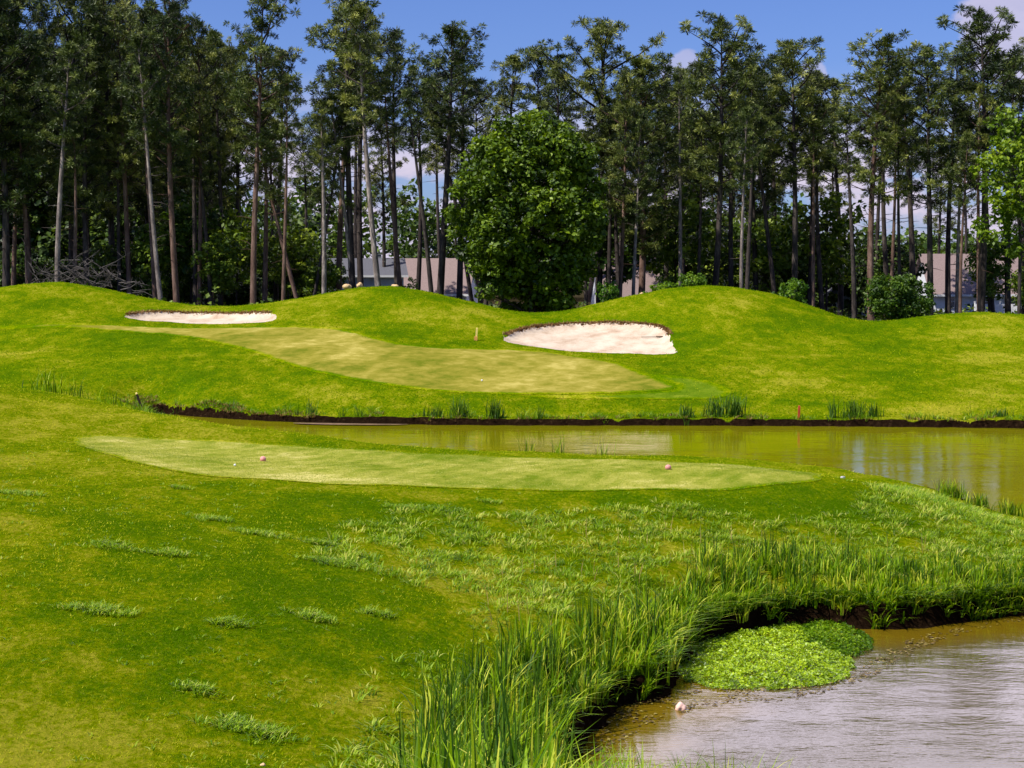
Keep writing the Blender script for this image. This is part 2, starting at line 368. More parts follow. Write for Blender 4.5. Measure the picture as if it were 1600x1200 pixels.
def leaf_mat(name, stops, transl=.35, varobj=.3, spec=.25, rough=.5, useattr='rnd'):
    m, nt = new_mat(name)
    c = ramp(nt, attr(nt, useattr), stops)
    if varobj:
        oi = nt.nodes.new('ShaderNodeObjectInfo')
        hs = nt.nodes.new('ShaderNodeHueSaturation'); nt.links.new(c, hs.inputs['Color'])
        nt.links.new(smap(nt, oi.outputs['Random'], 0, 1, 1 - varobj, 1 + varobj, False), hs.inputs['Value'])
        nt.links.new(smap(nt, oi.outputs['Random'], 1, 0, .48, .52, False), hs.inputs['Hue']); c = hs.outputs[0]
    p = princ(nt, c, rough, None, spec)
    tr = nt.nodes.new('ShaderNodeBsdfTranslucent'); nt.links.new(mixc(nt, 1.0, c, (1.25, 1.25, .6), 'MULTIPLY'), tr.inputs[0])
    mx = nt.nodes.new('ShaderNodeMixShader'); mx.inputs[0].default_value = transl
    nt.links.new(p.outputs[0], mx.inputs[1]); nt.links.new(tr.outputs[0], mx.inputs[2]); out(nt, mx.outputs[0]); return m
m_pine = leaf_mat("pine_needles", [(0, (.014, .026, .003)), (.45, (.058, .088, .010)), (1, (.27, .30, .065))], .08, .35, .3, .5)
m_oak = leaf_mat("broad_leaves_dark", [(0, (.014, .034, .002)), (.5, (.075, .135, .003)), (1, (.24, .34, .012))], .25, 0, .3, .5)
m_sap = leaf_mat("broad_leaves_light", [(0, (.02, .05, .005)), (.5, (.075, .14, .009)), (1, (.24, .34, .03))], .35, .35, .3, .5)
m_shrub = leaf_mat("shrub_leaves", [(0, (.03, .08, .004)), (.5, (.10, .19, .008)), (1, (.26, .38, .02))], .35, .2, .3, .5)
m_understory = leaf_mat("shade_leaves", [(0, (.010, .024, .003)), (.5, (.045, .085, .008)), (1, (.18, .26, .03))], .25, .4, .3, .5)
m_lawnblade = leaf_mat("lawn_blades", [(0, (.06, .145, .0004)), (.4, (.135, .225, .0006)), (.7, (.31, .38, .002)), (1, (.56, .53, .035))], .4, 0, .0, .6)
m_teeblade = leaf_mat("tee_blades", [(0, (.09, .16, .008)), (.5, (.26, .30, .045)), (1, (.58, .55, .20))], .4, 0, .0, .6)
m_weed = leaf_mat("coarse_grass_blades", [(0, (.045, .11, .001)), (.4, (.15, .28, .002)), (.75, (.32, .44, .015)), (1, (.58, .58, .12))], .4, 0, .2, .5)
m_reed = leaf_mat("reed_blades", [(0, (.014, .045, .001)), (.4, (.08, .18, .001)), (.75, (.27, .43, .004)), (1, (.58, .60, .06))], .4, 0, .2, .5)
m_rdark = leaf_mat("rush_blades", [(0, (.012, .045, .004)), (.6, (.05, .12, .008)), (1, (.14, .24, .02))], .25, 0, .2, .5)
m_straw = leaf_mat("dead_grass", [(0, (.09, .045, .015)), (.5, (.24, .13, .05)), (1, (.48, .34, .15))], .2, 0, .1, .8)
m_prim = leaf_mat("creeping_leaves", [(0, (.06, .12, .003)), (.4, (.24, .38, .004)), (1, (.52, .66, .02))], .35, 0, .4, .4)
m_weedmat = leaf_mat("water_weed", [(0, (.05, .03, .006)), (.5, (.16, .10, .015)), (1, (.30, .24, .05))], .1, 0, .3, .5)
def bark_mat(name, a, b, c):
    m, nt = new_mat(name)
    tcx = nt.nodes.new('ShaderNodeTexCoord')
    n = noise(nt, 3.0, 6, .75, tcx.outputs['Object'], (1.6, 1.6, .35)); n2 = noise(nt, .35, 3, .6, tcx.outputs['Object'])
    s = math_n(nt, 'ADD', math_n(nt, 'MULTIPLY', n, .75), math_n(nt, 'MULTIPLY', n2, .25))
    limb = smap(nt, attr(nt, 'rnd'), .43, .47, 1.0, 0.0)
    out(nt, princ(nt, mixc(nt, limb, ramp(nt, s, [(.35, a), (.5, b), (.65, c)]), tuple(q * .5 for q in b)), .9, bump(nt, n, .05, .8), .1).outputs[0]); return m
m_bark = bark_mat("dark_pine_bark", (.015, .012, .011), (.05, .040, .037), (.13, .105, .09))
m_bark2 = bark_mat("brown_pine_bark", (.045, .026, .020), (.14, .085, .065), (.28, .19, .15))
m_barkp = bark_mat("pale_bark", (.05, .042, .04), (.19, .155, .14), (.50, .42, .37))
m_deadwood = bark_mat("grey_deadwood", (.035, .03, .03), (.08, .07, .065), (.19, .165, .15))
def plain(name, col, rough=.7, spec=.3, var=.25, nscale=4.0, metal=0):
    m, nt = new_mat(name); n = noise(nt, nscale, 5, .65)
    c = mixc(nt, smap(nt, n, .3, .7), tuple(q * (1 - var) for q in col), tuple(min(1, q * (1 + var * .6)) for q in col))
    p = princ(nt, c, rough, bump(nt, n, .01, .4), spec); p.inputs['Metallic'].default_value = metal; out(nt, p.outputs[0]); return m

# ------------------------------------------------------------------ ground, drapes, water
ys = np.r_[np.arange(-10, 16, 1.0), np.arange(16, 24, .125), np.arange(24, 38, .07), np.arange(38, 60, .125), np.arange(60, 78, .22), np.arange(78, 83, .09), np.arange(83, 126, .22), np.geomspace(126, 3200, 60)]
sx_ = np.r_[np.linspace(-2.2, -.42, 30)[:-1], np.linspace(-.42, .42, 520), np.linspace(.42, 2.2, 30)[1:]]
Dg = np.maximum(ys, 22)[:, None]
X = sx_[None] * Dg; Y = np.repeat(ys[:, None], len(sx_), 1)
Z = height(X, Y)
s_f = sdist(X, Y, POND_FAR); s_n = sdist(X, Y, POND_NEAR); s_w = np.minimum(s_f, s_n)
def blobs(lst):
    r = []
    for px, py, rx, ry, a in lst:
        q = G(px, py); r.append((q[0], q[1], rx, ry, a))
    return r
DRY = blobs([(120,650,5,4,1.0),(260,690,5,3,.5),(60,720,3,1.5,.6),(40,820,2.5,2.5,.7),(60,880,2.2,1.8,.7),(160,900,1.6,2,.5),(50,1010,1.0,1.5,.6),(60,1130,1.2,2,.7),(20,1190,1,1,.6),
             (540,1090,.6,.8,.8),(580,1110,.6,.5,.6),(330,1170,.8,.5,.4),(700,880,1.5,1.0,.7),(820,880,1.2,1,.6),(930,850,1.4,1,.7),(1350,840,2.5,1.2,.8),(1500,870,2.5,.9,.6),
             (1060,560,2,2,.3),(1400,640,6,2,.8),(1560,620,6,5,.7),(1220,545,5,3,.6),(1450,560,8,4,.5),(1560,520,6,4,.6),(640,500,5,5,.55),(560,470,4,3,.45),(1120,480,5,4,.5),(1000,490,4,3,.4),
             (80,495,8,3,.4),(140,560,5,3,.4),(330,600,6,2,.35),(500,620,6,2,.25),(20,640,5,4,.5)])
LUSHB = blobs([(350,760,3,2,.6),(560,790,4,1.6,.9),(720,790,4,1.5,1.0),(950,785,4,1.3,.9),(1150,780,4,1.2,.8),(1330,775,3,2,.9),(1400,800,3,2,.6),(420,950,2.5,2.5,.8),(300,1000,2,1.5,.7),(250,1080,1.5,1.5,.7),
               (480,1040,1.5,1.2,.6),(450,1150,1.2,1.0,.5),(120,1060,1.0,1,.4),(250,700,2,1.2,.4),(800,632,30,1.4,.6),(1180,530,3,2,.6),(1330,510,2.5,2,.8),(720,520,5,3,.4),(520,480,3,2,.4),(130,525,5,2,.4),
               (170,545,4,2,.5),(1100,620,5,2,.4),(850,490,5,1.5,.7),(420,640,8,1.5,.4),(1150,575,3,2,.5)])
def field(x, y, B):
    r = np.zeros(np.shape(x))
    for bx, by, rx, ry, a in B:
        r = r + a * np.exp(-((x - bx) / rx) ** 2 - ((y - by) / ry) ** 2)
    return r
DRYA = np.clip(field(X, Y, DRY) + .15, 0, 1.2); LUA = field(X, Y, LUSHB)
s_j = s_w + .10 * wav(X, Y, 1.7, 2) + .05 * wav(X, Y, .6, 3)
bare = smooth((.38 + .09 * wav(X, Y, 1.6, 1) - s_j) / .3)
lip = 0 * X
for poly, _ in BUNKERS:
    sb = sdist(X, Y, poly); cy = np.mean([p[1] for p in poly])
    lip = lip + smooth((.55 - sb) / .5) * smooth((Y - cy + .5) / 1.5)
bare = np.where(Y < 16, 0, np.clip(bare, 0, 1))
woodA = smooth((Y - 126 + 2 * wav(X, Y, 12)) / 4)
# the ground stays under the mown sheets
for poly in (TEE, GREEN):
    Z = Z - .05 * smooth((-sdist(X, Y, poly) - .05) / .25)
for poly, _ in BUNKERS:
    Z = Z - .10 * smooth((-sdist(X, Y, poly)) / .3)
nr, nc = X.shape
idx = np.arange(nr * nc).reshape(nr, nc)
Q = np.stack([idx[:-1, :-1], idx[:-1, 1:], idx[1:, 1:], idx[1:, :-1]], -1).reshape(-1, 4)
me = np_mesh("ground", np.stack([X, Y, Z], -1).reshape(-1, 3), Q, m_ground, {'dry': DRYA.ravel(), 'lush': LUA.ravel(), 'bare': bare.ravel(), 'lip': np.clip(lip, 0, 1).ravel(), 'wood': woodA.ravel()}, True)
tag(link("ground", me), kind='structure')

def drape(name, poly, step, off, mat, hf, jitter=0.0, extra=None, edge=None):
    P = np.array(poly)
    # resample the outline
    B = []
    for i in range(len(P)):
        a, b = P[i], P[(i + 1) % len(P)]; L = np.linalg.norm(b - a); k = max(1, int(L / (step * .6)))
        for j in range(k): B.append(a + (b - a) * j / k)
    B = np.array(B)
    if jitter:
        c = B.mean(0); d = B - c; n = d / np.linalg.norm(d, axis=1)[:, None]
        B = B + n * (jitter * wav(B[:, 0], B[:, 1], 1.1, 1) + jitter * .5 * wav(B[:, 0], B[:, 1], .45, 2))[:, None]
    gx, gy = np.meshgrid(np.arange(B[:, 0].min(), B[:, 0].max(), step), np.arange(B[:, 1].min(), B[:, 1].max(), step))
    gx = gx.ravel() + rng.uniform(-.2, .2, gx.size) * step; gy = gy.ravel() + rng.uniform(-.2, .2, gy.size) * step
    k = sdist(gx, gy, [tuple(b) for b in B]) < -step * .5
    pts = [Vector((float(a), float(b))) for a, b in B] + [Vector((float(a), float(b))) for a, b in zip(gx[k], gy[k])]
    nb = len(B)
    r = delaunay_2d_cdt(pts, [(i, (i + 1) % nb) for i in range(nb)], [list(range(nb))], 1, 1e-5)
    V2 = np.array([tuple(v) for v in r[0]]); T = [f for f in r[2] if len(f) == 3]
    z = hf(V2[:, 0], V2[:, 1]) + off
    if extra is not None: z = z + extra(V2[:, 0], V2[:, 1])
    Tn = np.array(T); a, b, c = V2[Tn[:, 0]], V2[Tn[:, 1]], V2[Tn[:, 2]]
    cr = (b[:, 0]-a[:, 0])*(c[:, 1]-a[:, 1]) - (b[:, 1]-a[:, 1])*(c[:, 0]-a[:, 0])
    Tn[cr < 0] = Tn[cr < 0][:, ::-1]
    at_ = None
    if edge: at_ = {'edge': smooth(-sdist(V2[:, 0], V2[:, 1], [tuple(b) for b in B]) / edge), 'dry': np.clip(field(V2[:, 0], V2[:, 1], DRY) + .15, 0, 1.2), 'lush': field(V2[:, 0], V2[:, 1], LUSHB)}
    return np_mesh(name, np.c_[V2, z], Tn, mat, at_, True)
# fringe of the green is a slightly larger sheet
cg = np.array(GREEN).mean(0)
tag(link("putting_green", drape("putting_green", GREEN, .5, .012, m_green, height, .06, edge=1.0)), "smooth olive putting green beyond the pond, below the two bunkers", "putting green", kind='structure')
tag(link("tee_box", drape("tee_box", TEE, .25, .012, m_tee, height, .05, edge=.4)), "pale mown tee strip on the near side of the pond", "tee box", kind='structure')
tag(link("sand_bunker", drape("sand_bunker", B_LEFT, .3, -.01, m_sand, height, .08)), "narrow sand bunker between the left mound and the green", "bunker", kind='structure')
tag(link("sand_bunker", drape("sand_bunker", B_RIGHT, .3, -.01, m_sand, height, .08)), "large sand bunker with a rake, in front of the middle mound", "bunker", kind='structure')
# fringe tongue to the right of the green
FR = chaikin(G_poly([(1000,585),(1075,588),(1125,600),(1150,615),(1120,624),(1020,624),(900,624),(800,622),(900,618),(1000,614),(1073,607),(1020,589)]), 2)
tag(link("mown_fringe", drape("mown_fringe", FR, .5, .02, m_collar, height, edge=1.0)), kind='structure')

def sheet(name, poly, mat):
    me = bpy.data.meshes.new(name); c = np.array(poly).mean(0)
    P = [Vector((float(a), float(b))) for a, b in poly]
    r = delaunay_2d_cdt(P, [(i, (i + 1) % len(P)) for i in range(len(P))], [list(range(len(P)))], 1, 1e-5)
    T = np.array([f if (r[0][f[1]] - r[0][f[0]]).cross(r[0][f[2]] - r[0][f[0]]) > 0 else f[::-1] for f in r[2]])
    return tag(link(name, np_mesh(name, np.c_[np.array([tuple(v) for v in r[0]]), np.zeros(len(r[0]))], T, mat)), kind='structure')
def grow(poly, d):
    P = np.array(poly); n = len(P); t = np.roll(P, -1, 0) - np.roll(P, 1, 0); nn = np.c_[t[:, 1], -t[:, 0]]
    nn /= np.linalg.norm(nn, axis=1)[:, None] + 1e-9
    q = P + nn * d
    if sdist(q[:1, 0], q[:1, 1], poly)[0] < 0: q = P - nn * d
    return [tuple(a) for a in q]
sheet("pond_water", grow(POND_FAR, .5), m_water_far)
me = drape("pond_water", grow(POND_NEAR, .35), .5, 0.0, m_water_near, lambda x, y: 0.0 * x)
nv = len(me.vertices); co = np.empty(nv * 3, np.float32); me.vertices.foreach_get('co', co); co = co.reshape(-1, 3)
a_ = me.attributes.new('silt_and_reflection', 'FLOAT', 'POINT'); a_.data.foreach_set('value', np.ascontiguousarray(smooth(1 - (-sdist(co[:, 0], co[:, 1], POND_NEAR)) / 3.2), np.float32))
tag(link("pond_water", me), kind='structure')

# ------------------------------------------------------------------ blades of grass
def blades(name, P, h, w, lean, mat, segs=3, rnd=None, az=None, droop=1.6, parent=None):
    n = len(P); h = np.broadcast_to(h, n); w = np.broadcast_to(w, n); lean = np.broadcast_to(lean, n)
    az = rng.uniform(0, 6.283, n) if az is None else az
    fa = az + np.pi / 2 + rng.normal(0, .5, n)
    rnd = rng.uniform(0, 1, n) if rnd is None else rnd
    D = np.c_[np.cos(az), np.sin(az)]; S = np.c_[np.cos(fa), np.sin(fa), np.zeros(n)]
    V = []
    for k in range(segs + 1):
        t = k / segs; hor = lean * h * t ** droop; ver = h * (t - .42 * np.minimum(lean, 1.2) * t ** 2.4)
        C = P + np.c_[D * hor[:, None], ver]
        wk = w * .5 * (1 - t ** 2) * (0.75 + .5 * min(t * 3, 1) * .5)
        if k < segs: V += [C - S * wk[:, None], C + S * wk[:, None]]
        else: V += [C]
    m = len(V); V = np.stack(V, 1).reshape(-1, 3); base = (np.arange(n) * m)[:, None]
    T = []
    for k in range(segs - 1):
        T += [[2*k, 2*k+1, 2*k+3], [2*k, 2*k+3, 2*k+2]]
    T += [[2*segs-2, 2*segs-1, 2*segs]]
    T = (base[:, :, None] + np.array(T)[None]).reshape(-1, 3)
    return np_mesh(name, V, T, mat, {'rnd': np.repeat(rnd, m)})
def in_poly(poly, dens, hf=height, minz=.03):
    P = np.array(poly); a, b = P.min(0), P.max(0); n = int((b - a).prod() * dens)
    q = rng.uniform(a, b, (n, 2)); q = q[sdist(q[:, 0], q[:, 1], poly) < 0]
    z = hf(q[:, 0], q[:, 1]); k = z > minz
    return np.c_[q[k], z[k]]
def clump(P, k, r, zf=None):     # k blades round every point
    Q = np.repeat(P, k, 0); a = rng.uniform(0, 6.28, len(Q)); d = r * np.sqrt(rng.uniform(0, 1, len(Q)))
    Q = Q + np.c_[np.cos(a) * d, np.sin(a) * d, np.zeros(len(Q))]; return Q, a
def turf_s(x, y):
    return np.clip(field(x, y, DRY), 0, 1.2) - field(x, y, LUSHB)
# short lawn of the near side
def lawn(y0, y1, dens, hh, ww):
    n = int((y1 - y0) * .74 * (y0 + y1) / 2 * dens)
    y = rng.uniform(y0, y1, n); x = rng.uniform(-.37, .37, n) * (y + 1.5)
    k = (sdist(x, y, TEE) > -.10 + .10 * wav(x, y, .7, 1)) & (np.minimum(sdist(x, y, POND_NEAR), sdist(x, y, POND_FAR)) > .25)
    x, y = x[k], y[k]; z = height(x, y)
    s = turf_s(x, y); r = np.clip(.52 + .24 * s + .12 * wav(x, y, 2.6, 2) + .16 * wav(x, y, .8, 3) + .12 * wav(x, y, .33, 1) + rng.normal(0, .24, len(x)), 0, 1)
    return np.c_[x, y, z - .005], r, hh * rng.uniform(.5, 1.4, len(x)), ww
L = [lawn(15, 24, 420, .045, .014), lawn(24, 34, 230, .05, .020), lawn(34, 50, 110, .055, .028), lawn(50, 60, 55, .06, .035)]
me = blades("lawn_grass", np.vstack([a[0] for a in L]), np.concatenate([a[2] for a in L]), np.concatenate([np.full(len(a[0]), a[3]) for a in L]), .8, m_lawnblade, 1, np.concatenate([a[1] for a in L]))
tag(link("lawn_grass", me), "short green lawn grass of the near bank", "grass", kind='stuff')
PT = in_poly(TEE, 420); PT[:, 2] += .012
r = np.clip(.52 + .15 * wav(PT[:, 0], PT[:, 1], 2.2, 1) + .12 * wav(PT[:, 0], PT[:, 1], .6, 2) + rng.normal(0, .2, len(PT)), 0, 1)
tag(link("tee_grass", blades("tee_grass", PT, .02 * rng.uniform(.5, 1.5, len(PT)), .022, .8, m_teeblade, 1, r)), "short pale grass of the tee", "grass", kind='stuff')
# far bank and mounds: rougher tufts
n = 70000; y = 80 + 42 * rng.uniform(0, 1, n) ** 1.2; x = rng.uniform(-.36, .36, n) * y
k = (sdist(x, y, GREEN) > -.35 + .25 * wav(x, y, 2, 1)) & (sdist(x, y, B_LEFT) > .1) & (sdist(x, y, B_RIGHT) > .1) & (sdist(x, y, POND_FAR) > .35); x, y = x[k], y[k]
r = np.clip(.33 + .25 * turf_s(x, y) + .14 * wav(x, y, 7, 1) + .12 * wav(x, y, 2, 3) + rng.normal(0, .2, len(x)), 0, 1)
me = blades("mound_grass", np.c_[x, y, height(x, y)], .09 * rng.uniform(.5, 1.5, len(x)), .07, .8, m_lawnblade, 1, r)
tag(link("mound_grass", me), "short green grass on the mounds beyond the pond", "grass", kind='stuff')

# coarse lighter weeds
WEEDS = [([(470,880),(540,820),(640,790),(760,800),(900,800),(1020,785),(1250,815),(1290,900),(1100,905),(980,960),(850,965),(740,930),(640,915),(560,890)], 26),
         ([(1250,815),(1330,800),(1400,760),(1470,775),(1640,835),(1700,900),(1500,915),(1290,915)], 30),
         ([(540,1160),(640,1080),(700,1130),(700,1260),(560,1260),(500,1200)], 22),
         ([(480,1060),(600,1040),(690,1000),(740,950),(800,930),(760,1020),(690,1100),(600,1120)], 9)]
PW = []
for poly, dn in WEEDS: PW.append(in_poly(G_poly(poly), dn))
PW = np.vstack(PW); PW = PW[(wav(PW[:, 0], PW[:, 1], 1.6, 1) + rng.normal(0, .4, len(PW))) > -.25]
Q, a = clump(PW, 14, .17); sc = np.repeat(rng.uniform(.45, 1.35, len(PW)), 14)
me = blades("coarse_grass", Q, sc * rng.uniform(.08, .20, len(Q)), .024, rng.uniform(.3, 1.5, len(Q)), m_weed, 3,
            np.clip(np.repeat(rng.normal(.55, .2, len(PW)), 14) + rng.normal(0, .18, len(Q)), 0, 1), a)
tag(link("coarse_grass", me), "coarse light green grass spreading over the near bank", "grass", kind='stuff')
n = 2600; y = rng.uniform(17, 46, n); x = rng.uniform(-.36, .30, n) * y
k = (sdist(x, y, TEE) > .3) & (np.minimum(sdist(x, y, POND_NEAR), sdist(x, y, POND_FAR)) > .5) & (wav(x, y, 4, 4) + rng.normal(0, .5, n) > .1); x, y = x[k], y[k]
Q, a = clump(np.c_[x, y, height(x, y)], 5, .06)
tag(link("lawn_sprigs", blades("lawn_sprigs", Q, rng.uniform(.04, .10, len(Q)), .020, rng.uniform(.5, 1.5, len(Q)), m_weed, 2, np.clip(rng.normal(.5, .25, len(Q)), 0, 1), a)), "stray coarse sprigs in the lawn", "grass", kind='stuff')
def tuftthing(px, py, wpx, label, k=170, hh=.11):
    k = int(k * 1.5)
    c = G(px, py); rad = wpx / 2 / F * c[1]
    n = max(30, int(k)); q = rng.normal(0, .42, (n // 8, 2)) * [rad, rad * .55] ; q = np.clip(q, -rad, rad)
    P = np.c_[q[:, 0], q[:, 1], height(q[:, 0] + c[0], q[:, 1] + c[1]) - c[2]]
    Q, a = clump(P, 9, .07)
    me = blades("grass_tuft", Q, hh * rng.uniform(.5, 1.3, len(Q)), .020, rng.uniform(.5, 1.3, len(Q)), m_weed, 3, np.clip(rng.normal(.5, .24, len(Q)), 0, 1), a)
    tag(link("grass_tuft", me, None, c), label, "grass tuft", "coarse grass tufts on the mown bank")
for a in [(150,955,115,"coarse tuft on the lower left lawn, the leftmost large one",420),(355,975,70,"small pale tuft right of the leftmost large tuft",260),
          (490,965,90,"dark leafed tuft in the middle of the near lawn",280),(590,960,70,"thin pale tuft just right of the dark leafed one",160),(310,1080,75,"low thin tuft in the lower left lawn",200),
          (390,1140,170,"widest coarse tuft at the bottom of the lawn",700),(330,812,90,"pale tuft row below the left end of the tee",300),(405,835,110,"grey green tuft strip below the pale tuft row",300),
          (175,855,90,"thin creeping tuft strip on the far left lawn",260),(265,866,90,"tuft strip trailing right of the creeping strip",260),(635,795,70,"bright tuft in dark turf below the tee",240),
          (765,785,45,"small tuft in dark turf right of the bright one",120),(280,763,50,"small tuft close under the left end of the tee",120),(30,772,90,"low tuft strip at the left picture edge",220),
          (520,880,120,"dark leafed tuft left of the coarse grass patch",420),(500,850,60,"pale tuft above the dark leafed one by the coarse patch",200)]:
    tuftthing(*a)

# tall sedge along the near pond
BAND = G_poly([(600,1330),(655,1180),(705,1085),(790,1030),(900,985),(1010,935),(1110,872),(1260,868),(1400,885),(1600,893),(1760,885),(1760,935),(1600,942),(1480,958),(1370,975),(1200,1005),(1070,1040),(960,1085),(905,1135),(885,1200),(880,1330)])
PB = in_poly(BAND, 42, minz=.12); PB = PB[(wav(PB[:, 0], PB[:, 1], .9, 1) + rng.normal(0, .4, len(PB))) > -.2]
tall = np.clip(1.0 - (PB[:, 0] - 0) * .045, .6, 1.0) * (1 + .22 * wav(PB[:, 0], PB[:, 1], 1.3, 2))
Q, a = clump(PB, 7, .12); T7 = np.repeat(tall, 7)
me = blades("tall_sedge", Q, T7 * rng.uniform(.25, .86, len(Q)), rng.uniform(.022, .046, len(Q)), rng.uniform(.03, .85, len(Q)) ** 1.2, m_reed, 4,
            np.clip(np.repeat(rng.normal(.60, .22, len(PB)), 7) + rng.normal(0, .2, len(Q)), 0, 1), a, 1.8)
tag(link("tall_sedge", me), "tall green sedge crowding the bank of the near pond", "sedge", kind='stuff')
k = rng.uniform(0, 1, len(PB)) < .13; Q, a = clump(PB[k], 6, .10); T7 = np.repeat(tall[k], 6)
me = blades("rush", Q, T7 * rng.uniform(.65, 1.2, len(Q)), .024, rng.uniform(.02, .22, len(Q)), m_rdark, 3, None, a)
tag(link("rush", me), "upright dark rushes standing among the sedge", "rushes", kind='stuff')
# drooping blades over the bank edge & dead thatch
BE = G_poly([(880,1200),(905,1135),(960,1085),(1070,1040),(1200,1005),(1370,975),(1480,958),(1600,942),(1760,935),(1760,952),(1600,958),(1480,974),(1385,992),(1230,1030),(1075,1066),(965,1106),(915,1150),(895,1210)])
PE = in_poly(BE, 60, minz=.05); Q, a = clump(PE, 6, .08)
me = blades("dead_thatch", Q, rng.uniform(.10, .32, len(Q)), .014, rng.uniform(.5, 1.8, len(Q)), m_straw, 3, None, a)
tag(link("dead_thatch", me), "brown dead grass hanging over the cut bank", "dead grass", kind='stuff')
# long blades leaning out over the cut edge
x = rng.uniform(.5, 16, 60000); y = rng.uniform(22, 40, 60000); s = sdist(x, y, POND_NEAR); k = (s > .06) & (s < .42) & (x / y < .37); x, y, s = x[k], y[k], s[k]
k = rng.uniform(0, 1, len(x)) < .20 + .2 * wav(x, y, 1.2, 1) + .38 * (x > 3.2); x, y, s = x[k], y[k], s[k]
gx = (sdist(x + .05, y, POND_NEAR) - s); gy = (sdist(x, y + .05, POND_NEAR) - s)
Q, a = clump(np.c_[x, y, height(x, y)], 6, .05); a = np.repeat(np.arctan2(-gy, -gx), 6) + rng.normal(0, 1.1, len(Q))
me = blades("overhanging_grass", Q, rng.uniform(.18, .58, len(Q)), rng.uniform(.02, .042, len(Q)), rng.uniform(.3, 1.6, len(Q)), m_reed, 4, np.clip(rng.normal(.5, .24, len(Q)), 0, 1), a, 1.6)
tag(link("overhanging_grass", me), "grass leaning out over the dark cut bank of the near pond", "grass", kind='stuff')
# light blades in front of the pond at the bottom edge
BF = G_poly([(900,1215),(1000,1225),(1110,1240),(1220,1265),(1330,1310),(1200,1400),(900,1400),(880,1290)], )
PF = in_poly(BF, 14, minz=-.2); Q, a = clump(PF, 7, .10)
me = blades("foreground_grass", Q, rng.uniform(.35, .85, len(Q)), .022, rng.uniform(.15, .9, len(Q)), m_weed, 5, np.clip(rng.normal(.6, .25, len(Q)), 0, 1), a, 2.2)
tag(link("foreground_grass", me), "long arching grass in front of the near pond", "grass", kind='stuff')
# seed stalks
PS = in_poly(G_poly([(730,960),(800,860),(1000,800),(1300,800),(1500,870),(1250,920),(1000,960),(800,1000)]), 1.6)
me = blades("seed_stalks", PS, rng.uniform(.3, .6, len(PS)), .012, rng.uniform(.05, .35, len(PS)), m_straw, 3, rng.uniform(.5, 1, len(PS)))
tag(link("seed_stalks", me), "tan seed stalks sticking out of the coarse grass", "seed stalks", kind='stuff')

# far bank fringe of weeds and reeds
fp = np.array(POND_FAR); sel = fp[(fp[:, 1] > 76)]
n = 9000; x = rng.uniform(-.34, .36, n) * 80; y = rng.uniform(77, 92, n); s = sdist(x, y, POND_FAR)
k = (s > .12) & (s < .8 + .7 * wav(x, y, 2.5, 1)) & (y > 74); x, y, s = x[k], y[k], s[k]
P = np.c_[x, y, height(x, y)]; Q, a = clump(P, 9, .12)
hh = np.repeat(.20 + .26 * np.clip(wav(x, y, 3, 2), 0, 2), 9)
me = blades("bank_weeds", Q, hh * rng.uniform(.5, 1.5, len(Q)), .04, rng.uniform(.2, 1.1, len(Q)), m_weed, 2, np.clip(rng.normal(.35, .22, len(Q)), 0, 1), a)
tag(link("bank_weeds", me), "weeds fringing the far bank of the pond", "bank weeds", kind='stuff')
k = rng.uniform(0, 1, len(P)) < np.where(x < -9.5, 1.0, .3); Q, a = clump(P[k] - [0, .25, 0], 7, .15)
me = blades("dead_bank_grass", Q, rng.uniform(.1, .3, len(Q)), .035, rng.uniform(.5, 1.5, len(Q)), m_straw, 2, rng.uniform(0, .8, len(Q)), a)
tag(link("dead_bank_grass", me), "brown dead grass along the far water line", "dead grass", kind='stuff')
def reedclump(pxs, label, hm=.75, name="reed_clump"):
    # each (px, Y, width m, n)
    px, Yc, wd, nb = pxs; nb = int(nb * 1.7); cx = x_at(px, Yc); cz = float(height(np.array([cx]), np.array([Yc]))[0]); cz = max(cz, -.1)
    q = np.clip(rng.normal(0, .5, (nb, 2)), -1.2, 1.2) * [wd / 2, .22]
    P = np.c_[q, np.maximum(height(q[:, 0] + cx, q[:, 1] + Yc), -.15) - cz]
    me = blades(name, P, hm * rng.uniform(.25, 1.15, nb), .045 if Yc > 70 else .03, rng.uniform(.03, .55, nb), m_rdark if Yc > 70 else m_reed, 3, np.clip(rng.normal(.5, .3, nb), 0, 1))
    tag(link(name, me, None, (cx, Yc, cz)), label, "reeds", "reed clumps along the pond")
